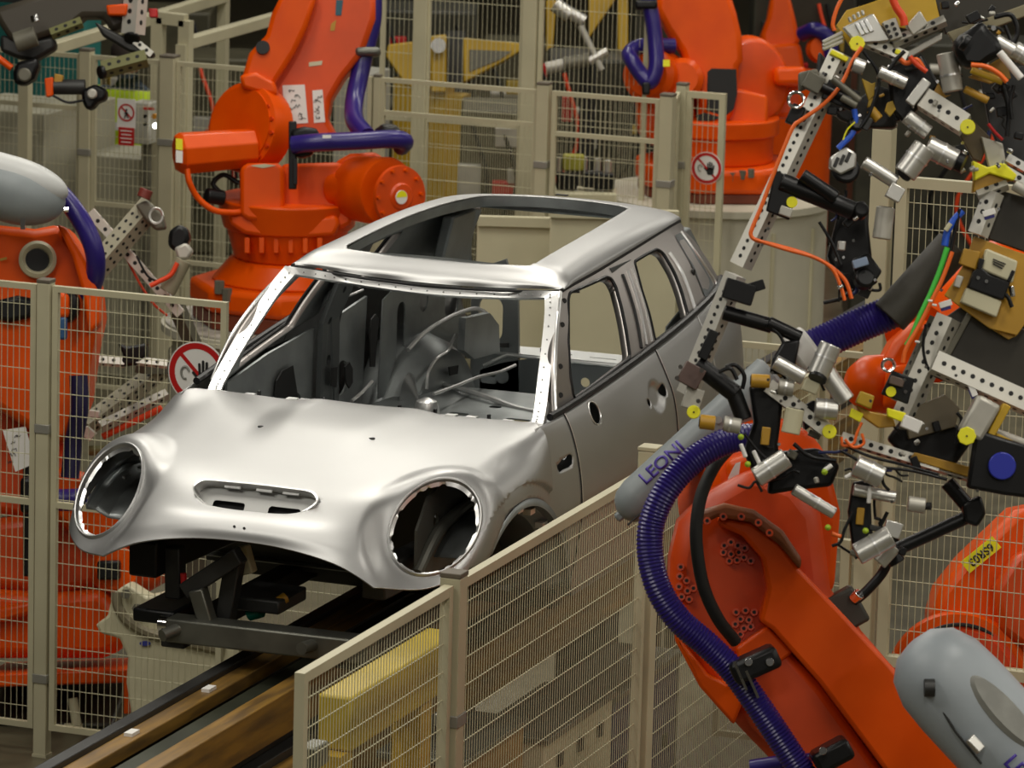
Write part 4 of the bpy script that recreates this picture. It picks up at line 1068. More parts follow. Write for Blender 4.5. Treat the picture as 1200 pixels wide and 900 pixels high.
beam_along('beam_body',.70,.82,AY(450,842,.76).z,AY(450,780,.76).z,AY(392,830,.76).x,.72,mat('guard_yellow',(.55,.40,.02),.45,0,.2,4),t,.01)
for x in (1.7,1.0): 
    bm=B(); box(bm,(x,.76,AY(450,842,.76).z/2),(.1,.1,AY(450,842,.76).z)); obj('beam_leg',bm,YSTEEL,t)
# lifter units seen through the near fence
def unit(q0,q1,y,dep,mt,label,cat='machine',h0=0):
    a=AY(*q0,y); b=AY(*q1,y); x0,x1=sorted((a.x,b.x)); z0,z1=sorted((a.z,b.z)); z0=max(z0,h0)
    t=thing('lifter_unit',label,cat,((x0+x1)/2,y-dep/2,0)); 
    bm=B(); box(bm,((x0+x1)/2,y-dep/2,(z0+z1)/2),(x1-x0,dep,z1-z0)); obj('unit_body',bm,mt,t,bevel=.01)
    bm=B(); box(bm,((x0+x1)/2,y-dep/2,z1+.012),(x1-x0+.03,dep+.03,.024)); obj('unit_lid',bm,MSTEEL,t,bevel=.004)
    for k in range(3):
        x=x0+(x1-x0)*(.2+.3*k); bm=B(); box(bm,(x,y+.006,(z0+z1)/2+.02),(.05,.012,.06)); obj('unit_hole',bm,DARK,t)
    if z0>.05:
        bm=B(); box(bm,((x0+x1)/2,y-dep/2,z0/2),(.12,.12,z0)); obj('unit_leg',bm,DSTEEL,t)
    return t
def unitx(x0,x1,z0,z1,y,dep,mt,label):
    t=thing('lifter_unit',label,'machine',((x0+x1)/2,y-dep/2,0))
    bm=B(); box(bm,((x0+x1)/2,y-dep/2,(z0+z1)/2),(x1-x0,dep,z1-z0)); obj('unit_body',bm,mt,t,bevel=.01)
    bm=B(); box(bm,((x0+x1)/2,y-dep/2,z1+.012),(x1-x0+.03,dep+.03,.024)); obj('unit_lid',bm,MSTEEL,t,bevel=.004)
    for k in range(3):
        x=x0+(x1-x0)*(.2+.3*k); bm=B(); box(bm,(x,y+.006,(z0+z1)/2+.05),(.04,.012,.05)); obj('unit_hole',bm,DARK,t)
    bm=B(); box(bm,((x0+x1)/2,y-dep/2,z0/2),(.12,.12,z0)); obj('unit_leg',bm,DSTEEL,t)
BRN=mat('lifter_brown',(.34,.20,.06),.5,.1,.25,6)
unitx(.0,.62,.62,1.16,.80,.3,BRN,'brown lifter body under the wheel arch behind the near fence')
unitx(-.85,-.12,.78,1.06,.84,.26,CREAM,'cream lifter box behind the near fence, under the sill')
unitx(-1.75,-1.0,.30,1.0,.80,.28,mat('lifter_dark',(.05,.05,.10),.5),'dark blue lifter box behind the near fence')
t=thing('lifter_unit','low ochre lifter plinth on the floor behind the near fence','machine',(-.1,.8,0))
bm=B(); box(bm,(-.3,.98,.22),(1.3,.16,.42)); obj('unit_body',bm,GOLD,t,bevel=.01)
bm=B(); box(bm,(-.3,.98,.44),(1.34,.18,.025)); obj('unit_lid',bm,CREAM,t,bevel=.004)
# skid
t=thing('body_skid','dark steel skid frame on the rail carrying the car','skid',(0,.05,zt))
zc0=1.22
def S(q,x): return AX(*q,x)
bm=B(); a=S((200,735),.62); b=S((437,762),.62); bar(bm,a,b,.10,.085); obj('cross_beam',bm,MSTEEL,t,bevel=.008)
bm=B(); a=S((188,731),.62); b=S((205,733),.62); cyl(bm,a,b,.03,n=18); obj('beam_roller',bm,CHROME,t)
bm=B(); a=S((190,745),.72); b=S((220,732),.62); cyl(bm,a,b,.022,n=14); obj('beam_pin',bm,MSTEEL,t)
bm=B(); a=S((353,760),.74); b=S((378,752),.60); cyl(bm,a,b,.022,n=14); obj('beam_pin',bm,MSTEEL,t)
for q0,q1,x,w,mt in (((218,692),(282,650),.58,.06,DSTEEL),((232,690),(247,742),.60,.055,MSTEEL),((276,655),(262,738),.52,.06,DSTEEL),((205,640),(206,700),.5,.06,DSTEEL),((283,640),(292,672),.42,.05,CREAM)):
    bm=B(); bar(bm,S(q0,x),S(q1,x),w,w); obj('strut',bm,mt,t,bevel=.006)
bm=B(); 
for y in (-.28,.38): box(bm,(-.9,y,1.50),(3.1,.09,.07))
obj('skid_runner',bm,DSTEEL,t,bevel=.006)
for x in (-.6,-2.2):
    bm=B(); box(bm,(x,.05,1.475),(.1,1.3,.06)); obj('cross_beam',bm,DSTEEL,t,bevel=.006)
for x,y in ((-.6,.5),(-.6,-.42),(-2.2,.5),(-2.2,-.42),(.55,-.30),(.55,.42)):
    bm=B(); box(bm,(x,y,1.515),(.08,.08,.06)); obj('rest_pad',bm,BLACK,t,bevel=.006)
bm=B(); box(bm,S((174,652),.55),(.10,.11,.13)); obj('clamp_block',bm,BLACK,t,bevel=.01)
bm=B(); box(bm,S((310,700),.35),(.25,.22,.05)); obj('drive_box',bm,DSTEEL,t,bevel=.008)
bm=B(); cyl(bm,S((292,718),.42),S((306,714),.42),.03,n=16); obj('green_lens',bm,mat('green_lens',(.0,.12,.08),.2),t)
bm=B(); cyl(bm,S((315,713),.45),S((335,700),.40),.02,n=14); obj('brass_fitting',bm,GOLD,t)
bm=B(); box(bm,S((200,712),.45),(.3,.16,.05)); obj('drive_box',bm,BLACK,t,bevel=.01)
bm=B(); tube(bm,[S((215,672),.56),S((216,690),.56)],.012,8); obj('red_tag',bm,RED,t)
# ------------------------------------------------------------------ industrial robots
def axv(r,u,t): return (RT*r+UP*u-FW*t).normalized()
class Bot:
    """collects the parts of one robot; pixels are turned into points at camera distance D (+ dd further away)"""
    def __init__(s,name,label,cat,base,D,group=None):
        s.D=D; a=AD(*base,D); s.t=thing(name,label,cat,(a.x,a.y,0),group); s.m=D/FPX
    def p(s,x,y,dd=0): return AD(x,y,s.D+dd)
    def slab(s,nm,pts,dd,depth,mt=ORANGE,bev=.02,smooth=0,par=None):
        bm=B(); slab(bm,spx(pts,smooth) if smooth else pts,s.D+dd,depth); return obj(nm,bm,mt,par or s.t,bevel=bev)
    def cyl(s,nm,x,y,dd,r,ax,L,mt=ORANGE,bev=.008,n=36,par=None,r1=None):
        bm=B(); a=s.p(x,y,dd); cyl(bm,a,a+axv(*ax)*L,r*s.m,(r1*s.m if r1 else None),n=n); return obj(nm,bm,mt,par or s.t,bevel=bev)
    def lathe(s,nm,x,y,dd,ax,prof,mt=ORANGE,n=40,par=None):
        bm=B(); lathe(bm,s.p(x,y,dd),axv(*ax),[(d,r*s.m) for d,r in prof],n); return obj(nm,bm,mt,par or s.t,auto=40)
    def bolts(s,nm,x,y,dd,ax,R,k,r,h,mt=ORANGE,a0=0,a1=2*PI,par=None):
        a=axv(*ax); X_,Y_,_=basis(a); c=s.p(x,y,dd)
        for i in range(k):
            t=a0+(a1-a0)*i/k; q=c+X_*(R*s.m*math.cos(t))+Y_*(R*s.m*math.sin(t)); bm=B(); cyl(bm,q,q+a*h,r*s.m,n=6); obj(nm,bm,mt,par or s.t,smooth=False)
    def tube(s,nm,pts,r,mt,rib=None,n=12,par=None,sm=None):
        P=[s.p(*q) for q in pts]; P=crv(P,sm or 12*len(P)); bm=B(); tube(bm,P,r*s.m,n,rib=rib); return obj(nm,bm,mt,par or s.t,auto=22 if rib else 80)
    def box(s,nm,x,y,dd,w,h,dep,mt=ORANGE,rot=0,bev=.01,par=None,yaw=0):
        c=s.p(x,y,dd); R_=RT*math.cos(rot)-UP*math.sin(rot); U_=RT*math.sin(rot)+UP*math.cos(rot)
        if yaw: R2=R_*math.cos(yaw)+FW*math.sin(yaw); F2=FW*math.cos(yaw)-R_*math.sin(yaw)
        else: R2,F2=R_,FW
        bm=B(); box(bm,c,(w*s.m,dep,h*s.m),(R2,F2,U_)); return obj(nm,bm,mt,par or s.t,bevel=bev)
    def vcyl(s,nm,x,y,dd,r,z0,z1,mt=ORANGE,n=48,bev=.01,r1=None,ph=0,par=None):
        a=s.p(x,y,dd); bm=B(); loft(bm,[ring((a.x,a.y,z0),V((1,0,0)),V((0,1,0)),r,n,ph=ph),ring((a.x,a.y,z1),V((1,0,0)),V((0,1,0)),r1 or r,n,ph=ph)]); return obj(nm,bm,mt,par or s.t,bevel=bev)
    def label(s,nm,pts,dd,mt=WHITE,lines=0,par=None):
        bm=B(); slab(bm,pts,s.D+dd,.003); o=obj(nm,bm,mt,par or s.t,smooth=False)
        return o
    def scrawl(s,box_,dd,seed,n,par=None,w=1.1):
        r=random.Random(seed); x0,y0,x1,y1=box_; bm=B()
        for k in range(n):
            x=r.uniform(x0,x1-4);y=y0+(y1-y0)*(k+.5)/n+r.uniform(-1,1)
            pts=[]
            for j in range(7): pts.append(s.p(x+j*r.uniform(.5,1.4),y+r.uniform(-2.2,2.2),dd))
            tube(bm,crv(pts,18),w*.33*s.m,5)
        o=obj('handwriting',bm,INK,par or s.t); o['kind']='stuff'; return o
PED=mat('pedestal_cream',(.60,.57,.45),.5,0,.15,2.5)
# ================= big robot at back left
A=Bot('industrial_robot','big orange robot arm at back left with a horizontal purple hose, on a cream drum','robot',(335,380),25.0,'orange six axis robots')
zp=AD(335,378,25.0).z
a=A.p(335,378); 
t=thing('robot_pedestal','round cream drum pedestal under the back left orange robot','pedestal',(a.x,a.y,0))
bm=B(); lathe(bm,(a.x,a.y,0),(0,0,1),[(0,.62),(zp-.16,.62),(zp-.15,.60),(zp-.05,.60),(zp-.04,.66),(zp,.66)],64); obj('pedestal_drum',bm,PED,t)
bm=B(); lathe(bm,(a.x,a.y,zp),(0,0,1),[(0,.64),(.012,.64)],64); obj('pedestal_top',bm,mat('dirty_top',(.5,.47,.40),.5,0,.4,14),t); zp+=.013
A.vcyl('base_band',335,378,0,.50,zp,zp+.09,mat('dark_orange_band',(.16,.03,.01),.5),n=8,ph=.3)
A.vcyl('base_plate',335,378,0,.52,zp+.09,zp+.22,n=8,ph=.3,bev=.03)
A.vcyl('base_dome',335,378,0,.40,zp+.22,zp+.34,r1=.30,bev=.015)
A.vcyl('base_drum',335,378,0,.28,zp+.34,zp+.52,r1=.33)
A.vcyl('turret_ring',335,378,0,.34,zp+.50,zp+.66,r1=.38)
for q in ((257,337),(266,346),(373,357)):
    bm=B(); b=A.p(*q,-.42); cyl(bm,b-ZU*.03,b+ZU*.035,.028,n=6); obj('anchor_bolt',bm,MUD,A.t,smooth=False)
A.slab('turret_flange',[(268,250),(300,249),(330,258),(395,252),(398,262),(392,276),(330,281),(286,274),(268,262)],-.42,.7)
for k in range(6): A.box('flange_rib',290+k*17,288,-.36,6,18,.1,bev=.004)
A.slab('turret_body',[(330,192),(398,190),(412,205),(412,262),(400,268),(330,262)],-.35,.6)
A.cyl('turret_hub',392,222,-.30,20,(.75,.05,.65),.20)
A.slab('rotation_motor',[(281,196),(290,191),(325,191),(333,197),(333,256),(325,262),(290,258),(281,252)],-.45,.25,bev=.025)
A.label('warning_label',[(292,194),(310,192),(324,194),(308,197)],-.455,CREAM)
A.lathe('lower_arm_joint',291,150,-.24,(-.62,.10,.77),[(-.10,50),(.0,53),(.05,52),(.06,46),(.07,46)])
A.lathe('gear_disc',291,151,-.26,(-.62,.10,.77),[(0,47),(.03,46),(.04,40),(.045,10)],mat('robot_red_orange',(.66,.048,.0005),.4,0,.15,6))
A.bolts('gear_bolt',289.5,151,-.30,(-.62,.10,.77),41,16,2.6,.02,MATS['robot_red_orange'])
bm=B(); c=A.p(250,177,-.40); ax_=axv(-.93,-.09,.30); x_,y_,_=basis(ax_); loft(bm,[ring(c-ax_*.22,x_,y_,23*A.m,8,ph=PI/8),ring(c+ax_*.17,x_,y_,25*A.m,8,ph=PI/8),ring(c+ax_*.20,x_,y_,21*A.m,8,ph=PI/8)]); mo=obj('arm_motor',bm,ORANGE,A.t,bevel=.006,smooth=False)
A.label('warning_label',[(206,162),(214,163),(214,176),(206,175)],-.645,YELLOW,par=mo); A.label('caution_label',[(206,176),(214,177),(214,191),(206,190)],-.645,WHITE,par=mo)
A.slab('lower_arm',[(345,-8),(440,-8),(440,22),(426,62),(402,92),(388,116),(384,138),(395,158),(392,172),(350,176),(326,168),(318,140),(322,118),(314,100),(322,70),(338,30)],-.18,.32,mat('robot_orange_in_shade',(.74,.072,.0005),.38,0,.15,5),bev=.03)  # darker orange copy: shade of the turned faces put into the colour
A.slab('lower_arm_rib',[(330,-8),(372,-8),(360,30),(345,62),(322,98),(312,112),(286,108),(281,98),(292,62),(312,40),(318,16)],-.30,.30,bev=.035)
A.slab('arm_collar',[(280,88),(300,84),(322,96),(326,112),(300,108),(284,103)],-.34,.2)
A.cyl('cable_hole',308,56,-.305,8,(0,.2,1),.012,DARK,bev=0)
o=A.label('paper_note',[(331,100),(357,99),(361,144),(334,146)],-.185); A.scrawl((334,104,356,142),-.188,3,7,o)
o=A.label('paper_note',[(366,106),(378,105),(381,143),(368,144)],-.185); A.scrawl((368,110,378,140),-.188,5,5,o)
A.label('type_plate',[(394,0),(402,0),(400,18),(393,18)],-.185,mat('plate_teal',(.02,.10,.14),.5)); A.label('type_plate',[(362,73),(378,71),(377,76),(362,78)],-.185,CREAM); A.label('type_plate',[(388,28),(394,23),(392,36),(387,36)],-.185,GOLD)
A.lathe('axis_motor',455,225,-.50,(.60,-.10,.79),[(-.30,34),(-.26,38),(-.02,40),(.0,38)],n=40)
A.slab('motor_link',[(392,190),(410,180),(440,178),(455,190),(440,230),(412,235)],-.25,.3)
A.lathe('motor_face',467,230,-.56,(.60,-.10,.79),[(0,36),(.02,35),(.025,16),(.035,14)],MATS['robot_orange_in_shade'],n=40)
bm=B(); c=A.p(470,231,-.61); n_=axv(.60,-.10,.79); cyl(bm,c,c+n_*.006,8*A.m,n=24); wl=obj('warning_label',bm,WHITE,A.t)
bm=B(); x_,y_,_=basis(n_); c2=c+n_*.007
loft(bm,[[c2+x_*(7.4*A.m*math.cos(i/12*PI))+y_*(7.4*A.m*math.sin(i/12*PI)) for i in range(13)],[c2+x_*(7.4*A.m*math.cos(i/12*PI)) for i in range(13)]],cap=False,closed=False); obj('label_top',bm,YELLOW,wl,smooth=False)
A.bolts('motor_bolt',466,229,-.575,(.60,-.10,.79),30,10,2.2,.03)
A.tube('dress_hose',[(343,170,-.55),(372,167,-.58),(420,165,-.58),(460,163,-.55),(474,166,-.50),(470,172,-.42)],10.5,PURPLE)
A.box('hose_bracket',343,182,-.50,9,78,.05,BLACK,bev=.006)
A.slab('hose_clamp',[(340,152),(356,148),(372,150),(374,158),(366,182),(350,186),(340,176)],-.54,.08,BLACK)
A.label('hose_label',[(378,158),(388,158),(388,162),(378,162)],-.70,WHITE)
A.tube('dress_hose',[(437,-10,-.1),(436,25,-.1),(428,58,-.1),(421,90,-.12),(415,120,-.2),(416,142,-.35),(430,160,-.48)],11,PURPLE)
A.box('hose_clamp',431,61,-.12,30,11,.14,MSTEEL,bev=.02)
A.lathe('hose_clamp',455,158,-.40,(.1,1,.3),[(-.06,12),(-.05,16),(.02,16),(.05,9)],BLACK)
A.tube('motor_cable',[(219,198,-.55),(222,214,-.55),(232,232,-.52),(250,246,-.5),(270,249,-.45),(283,248,-.42)],3.6,ORANGE)
A.tube('sensor_cable',[(258,226,-.3),(250,215,-.3),(262,205,-.3),(280,215,-.3)],3,BLACK)
A.cyl('cable_plug',262,232,-.38,9,(-.8,.1,.4),.10,BLACK)
A.box('bolt_block',346,201,-.56,5,30,.03,BLACK,bev=.003)
# ================= right back robot
R=Bot('industrial_robot','orange robot arm at the back right with a dark opening and looped purple hose','robot',(838,222),27.6,'orange six axis robots')
zr=AD(838,226,27.6).z; a=R.p(838,226)
t=thing('robot_pedestal','wide cream drum pedestal under the back right orange robot','pedestal',(a.x,a.y,0))
bm=B(); lathe(bm,(a.x,a.y,0),(0,0,1),[(0,.66),(zr-.05,.66),(zr-.04,.70),(zr,.70)],64); obj('pedestal_drum',bm,PED,t)
bm=B(); 
for k in range(5):
    an=YAW+PI+(-1.0+.5*k); bm2=B(); c=V((a.x+.665*math.cos(an),a.y+.665*math.sin(an),zr*.5)); box(bm2,c,(.015,.02,zr*.8),(V((math.cos(an),math.sin(an),0)),V((-math.sin(an),math.cos(an),0)),ZU)); obj('drum_seam',bm2,FENCE,t)
bm.free()
R.vcyl('base_band',838,226,0,.47,zr,zr+.06,MATS['dark_orange_band'],n=8,ph=.1)
R.vcyl('base_plate',838,226,0,.49,zr+.06,zr+.20,n=8,ph=.1,bev=.03)
R.vcyl('base_drum',838,226,0,.33,zr+.20,zr+.40)
R.vcyl('turret_ring',838,226,0,.36,zr+.36,zr+.46)
for q in ((846,209),(858,208),(870,206),(880,204),(780,208)):
    bm=B(); b=R.p(*q,-.45); cyl(bm,b-ZU*.02,b+ZU*.03,.02,n=6); obj('anchor_bolt',bm,MUD,R.t,smooth=False)
R.slab('turret_body',[(818,110),(868,104),(900,112),(900,150),(884,175),(846,182),(820,172)],-.30,.55)
R.lathe('joint_housing',880,95,-.05,(.55,.05,.83),[(-.30,52),(.0,54),(.04,50),(.06,44),(.07,40)],n=44)
R.lathe('joint_ring',884,95,-.15,(.6,.05,.8),[(0,46),(.02,45),(.03,36),(.035,10)],MATS['robot_orange_in_shade'])
R.slab('lower_arm',[(772,-8),(856,-8),(863,14),(869,40),(871,70),(866,78),(864,112),(858,138),(842,150),(826,140),(818,112),(806,84),(798,60),(782,36),(768,10)],-.35,.30,bev=.035)
R.slab('arm_opening',[(829,84),(834,80),(863,81),(864,110),(860,128),(850,136),(828,130)],-.353,.02,DARK,bev=.002)
R.slab('arm_opening',[(815,135),(826,132),(848,138),(830,142),(818,142)],-.36,.02,DARK,bev=.002)
bm=B(); c=R.p(925,90,-.05); box(bm,c,(38*R.m,.22,22*R.m),(RT,FW,UP)); obj('axis_motor',bm,ORANGE,R.t,bevel=.03)
R.box('motor_body',918,118,.15,44,42,.2,bev=.03)
R.lathe('axis_motor',760,88,-.45,(-.35,.0,.93),[(-.30,30),(-.05,32),(0,31),(.03,24)],n=36)
R.lathe('arm_hub',800,92,-.42,(-.1,0,1),[(-.2,24),(0,24),(.03,18)],n=30)
R.slab('turret_side',[(746,104),(812,110),(818,150),(800,172),(765,166),(748,150)],-.2,.4)
R.tube('dress_hose',[(757,-8,-.6),(764,20,-.6),(768,50,-.6),(769,78,-.62),(762,96,-.62),(752,88,-.6),(740,70,-.58),(738,62,-.5),(752,54,-.45),(790,54,-.4)],9,PURPLE)
R.box('hose_clamp',757,6,-.6,26,10,.12,BLACK,bev=.015)
R.box('hose_clamp',757,104,-.62,9,14,.1,BLACK,bev=.01)
R.label('warning_label',[(777,70),(785,70),(785,78),(777,78)],-.75,YELLOW)
# ================= small far robot
S=Bot('industrial_robot','small distant orange robot behind the right back robot','robot',(925,150),33,'orange six axis robots')
S.slab('lower_arm',[(905,-8),(925,-8),(932,20),(938,48),(930,60),(895,58),(892,40),(900,20)],0,.3,bev=.03)
S.slab('turret_body',[(890,52),(938,50),(945,90),(885,92)],-.1,.5,bev=.03)
bm=B(); a=S.p(918,100,.2); cyl(bm,(a.x,a.y,0),(a.x,a.y,AD(918,90,33).z),.35,n=32); obj('base_column',bm,ORANGE,S.t)
S.tube('dress_hose',[(940,40,-.1),(955,35,-.2),(970,45,-.2),(975,70,-.2)],9,PURPLE)
S.lathe('axis_motor',960,58,-.1,(.2,0,1),[(0,16),(.1,15)])
# ================= left robot behind the fence
L=Bot('industrial_robot','large orange robot at the left edge behind the fence, under a grey hose cover','robot',(70,800),20.8,'orange six axis robots')
L.slab('upper_arm',[(-20,285),(-20,262),(40,268),(72,262),(92,292),(112,335),(116,372),(108,410),(100,470),(80,520),(60,520),(-20,470)],-.1,.45,bev=.04)
L.slab('arm_rib',[(66,262),(78,268),(100,305),(116,345),(116,380),(104,392),(96,340),(84,300)],-.22,.2,bev=.03)
L.slab('lower_arm',[(-20,440),(50,400),(100,430),(90,500),(66,545),(104,580),(100,600),(40,610),(-20,600)],.2,.4,MATS['robot_orange_in_shade'],bev=.04)
L.lathe('port_ring',44,305,-.12,(.12,.15,.98),[(0,22),(.025,22),(.04,18),(.02,14),(.0,13)],CREAM)
L.cyl('port_hole',43,306,-.13,14,(.12,.15,.98),.012,DARK,bev=0)
L.label('type_plate',[(0,303),(8,301),(8,304),(0,306)],-.13,GOLD)
o=L.label('paper_note',[(3,504),(30,500),(41,543),(18,553)],-.12); L.scrawl((8,508,32,545),-.123,9,5,o)
bm=B(); 
c0=L.p(-60,200,-.35); c1=L.p(76,242,-.35); xx,yy,zz=basis(c1-c0,UP)
prof=[(0,.9)]+[(.55+.45*math.sin(i*PI/20),max(.03,math.cos(i*PI/20))) for i in range(11)]
loft(bm,[ring(c0.lerp(c1,k)+zz*.0,xx,yy,46*L.m*r*.9,28,r2=38*L.m*r) for k,r in prof]); cv=obj('hose_cover',bm,GREYP,L.t)
bm=B(); loft(bm,[ring(c0.lerp(c1,k)+yy*14*L.m-FW*.02,xx,yy,34*L.m*r*.9,28,r2=25*L.m*r) for k,r in prof]); obj('cover_lid',bm,mat('cover_grey_light',(.48,.49,.48),.4),cv)
bm=B(); a=L.p(27,262,-.55); box(bm,a,(.02,.02,.05),(RT,FW,UP)); obj('cover_latch',bm,CHROME,cv)
bm=B(); a=L.p(75,246,-.5); cyl(bm,a,a+RT*.02,.012,n=10); obj('cover_bolt',bm,CHROME,cv)
L.tube('dress_hose',[(8,196,-.2),(35,203,-.2),(68,224,-.22),(95,258,-.25),(110,292,-.25),(112,320,-.2),(104,345,-.1)],11.5,PURPLE)
L.tube('dress_hose',[(92,440,-.15),(93,480,-.15),(86,520,-.12),(82,560,-.12)],11,mat('dark_purple_hose',(.012,.008,.05),.4))
L.tube('dress_hose',[(30,582,-.25),(70,586,-.28),(110,584,-.28),(158,580,-.10)],13,PURPLE)
L.box('hose_clamp',35,580,-.25,18,42,.2,BLACK,bev=.02); L.slab('hose_bracket',[(100,572),(150,566),(152,572),(106,580)],-.36,.05,ALU)
L.slab('turret_body',[(-20,610),(60,600),(120,612),(170,625),(192,640),(188,690),(150,700),(110,690),(60,700),(-20,690)],.1,.7,MATS['robot_orange_in_shade'],bev=.05)
L.slab('arm_link',[(60,545),(110,560),(150,590),(180,640),(120,650),(60,610)],0,.3,bev=.04)
L.cyl('axis_hub',130,668,-.1,26,(.3,.1,.9),.12)
L.box('cable_plug',128,668,-.25,26,22,.1,BLACK)
L.slab('base_drum',[(-20,690),(60,695),(120,690),(150,735),(148,760),(120,772),(-20,772)],.05,.7,ORANGE,bev=.05)
L.slab('base_flange',[(-20,716),(30,705),(60,700),(62,712),(30,722),(-20,735)],-.02,.1,bev=.02)
a=L.p(70,772,.4); zl=a.z
L.slab('base_plate',[(-20,790),(150,784),(152,800),(-20,806)],-.1,.9,ORANGE,bev=.01)
L.box('base_leg',149,815,-.1,7,42,.05,ORANGE,bev=.004)
L.slab('arm_bracket',[(-5,352),(20,346),(40,350),(38,372),(10,378),(-5,374)],-.15,.12,BLACK); L.slab('arm_bracket',[(66,340),(82,336),(92,350),(90,372),(76,380),(66,365)],-.25,.12,BLACK); L.box('blue_plug',74,385,-.3,9,26,.06,mat('plug_blue',(.02,.08,.2),.4)); L.slab('motor_block',[(64,340),(80,344),(80,372),(66,374)],-.32,.1,ORANGE)
L.box('cable_chain',38,600,-.05,20,150,.1,BLACK)
t=thing('machine_unit','dark machine base under the left robot behind the fence','machine',(L.p(60,860).x,L.p(60,860).y,0))
bm=B(); c=L.p(60,840,.5); box(bm,V((c.x,c.y,c.z/2+.05)),(170*L.m,.9,c.z+.1),(H,DW,ZU)); obj('machine_body',bm,DM,t,bevel=.02)
bm=B(); cyl(bm,L.p(85,818,-.02),L.p(90,850,-.02),.022,n=12); obj('cylinder_unit',bm,CREAM,t)
bm=B(); box(bm,L.p(86,852,-.02),(.08,.05,.02),(H,DW,ZU)); obj('cover_plate',bm,CREAM,t)
# cream turntable plate beside it
t=thing('robot_pedestal','cream notched pedestal plate under the bonnet at left, behind the fence','pedestal',(L.p(190,800).x,L.p(190,800).y,0))
bm=B(); slab(bm,[(132,696),(148,684),(172,700),(200,694),(250,720),(300,752),(345,790),(340,872),(160,872),(148,800),(150,770),(140,748),(118,742),(112,732),(126,722)],20.3,.35); obj('pedestal_body',bm,CREAM,t,bevel=.01)
bm=B(); tube(bm,crv([AD(x,y,20.29) for x,y in ((137,694),(138,710),(150,728),(175,742),(215,752),(262,762))],30),.022,8); obj('pedestal_groove',bm,mat('groove_brown',(.22,.19,.12),.6),t)
for q in ((148,696),(161,713)):
    bm=B(); c=AD(*q,20.28); cyl(bm,c,c-FW*.03,.022,n=6); obj('anchor_bolt',bm,MUD,t)
c=AD(170,754,20.29); bm=B(); loft(bm,[ring(c,RT,UP,.024,24,r2=.011),ring(c-FW*.002,RT,UP,.024,24,r2=.011)]); obj('oval_badge',bm,mat('badge_blue',(.03,.04,.25),.4),t)
# ================= right robot with the yellow label, behind the right mesh
E_=Bot('industrial_robot','orange robot with a yellow number label behind the right mesh panel','robot',(1130,880),18.8,'orange six axis robots')
E_.slab('lower_arm',[(1230,590),(1190,598),(1165,622),(1130,655),(1102,690),(1090,730),(1110,770),(1160,780),(1230,760)],0,.4,bev=.04)
E_.lathe('joint_housing',1122,800,-.05,(-.15,.05,.98),[(-.35,82),(.0,84),(.03,80)],n=48)
E_.lathe('joint_ring',1124,802,-.09,(-.15,.05,.98),[(0,72),(.006,72),(.007,66),(.03,64),(.035,10)],MATS['robot_red_orange'],n=48)
bm=B(); tube(bm,[E_.p(1124+70*math.cos(t_),802-70*math.sin(t_),-.10) for t_ in (PI*(.15+.9*i/30) for i in range(31))],.008,6); obj('joint_seal',bm,DARK,E_.t)
E_.slab('arm_cover',[(1230,640),(1190,650),(1165,690),(1172,740),(1200,760),(1230,750)],-.12,.2,MATS['robot_orange_in_shade'],bev=.03)
bm=B(); a=E_.p(1130,860,.3); cyl(bm,(a.x,a.y,0),(a.x,a.y,max(.2,AD(1130,880,18.8).z)),.45,n=32); obj('base_column',bm,ORANGE,E_.t)
c=E_.p(1149.5,650,-.02); d1=(RT*(1131-1168)-UP*(664-634)).normalized(); d2=(FW*-1).cross(d1).normalized()
bm=B(); box(bm,c,(48*E_.m,17*E_.m,.004),(d1,d2,FW)); lb=obj('number_label',bm,YELLOW,E_.t)
text('label_number','6SR03',INK,lb,c-FW*.004,d1,d2,13.5*E_.m,.001)
# ================= front robot
F=Bot('industrial_robot','large orange robot arm in the right foreground with a ribbed purple hose','robot',(1020,1150),14.4,'orange six axis robots')
ARM=[(786,655),(796,612),(832,576),(880,548),(935,566),(962,600),(968,640),(974,690),(1002,730),(1050,785),(1118,862),(1150,910),(1150,960),(960,960),(905,892),(872,858),(830,812),(798,760),(785,705)]
RSH=mat('robot_shaded_orange',(.72,.066,.0005),.42,0,.2,4)  # darker orange copy: shade on the arm's faces put into the colour
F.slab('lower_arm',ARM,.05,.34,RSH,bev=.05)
# raised right flank of the arm with its lit facet in the brighter orange
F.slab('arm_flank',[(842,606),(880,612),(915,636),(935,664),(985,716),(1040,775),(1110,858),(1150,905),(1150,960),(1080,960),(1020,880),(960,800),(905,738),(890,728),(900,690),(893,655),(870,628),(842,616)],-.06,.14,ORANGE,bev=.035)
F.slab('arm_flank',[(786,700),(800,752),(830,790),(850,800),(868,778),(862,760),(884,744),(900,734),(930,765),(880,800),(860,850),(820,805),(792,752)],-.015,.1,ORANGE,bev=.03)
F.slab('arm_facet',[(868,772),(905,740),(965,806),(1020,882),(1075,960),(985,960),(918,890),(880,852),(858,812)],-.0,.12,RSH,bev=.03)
F.lathe('joint_housing',905,560,.30,(.35,.35,.87),[(-.3,75),(.0,78),(.03,74),(.05,60)],ORANGE)
F.slab('wrist_block',[(850,540),(905,520),(975,560),(985,600),(978,690),(965,700),(940,650),(905,615),(860,590)],.15,.35,ORANGE,bev=.04)
F.slab('joint_cover',[(818,600),(850,590),(885,598),(918,622),(940,655),(938,668),(915,640),(880,612),(842,606),(820,616)],-.10,.10,mat('scuffed_orange',(.32,.09,.02),.5,0,.4,12),bev=.012)
rndb=random.Random(2)
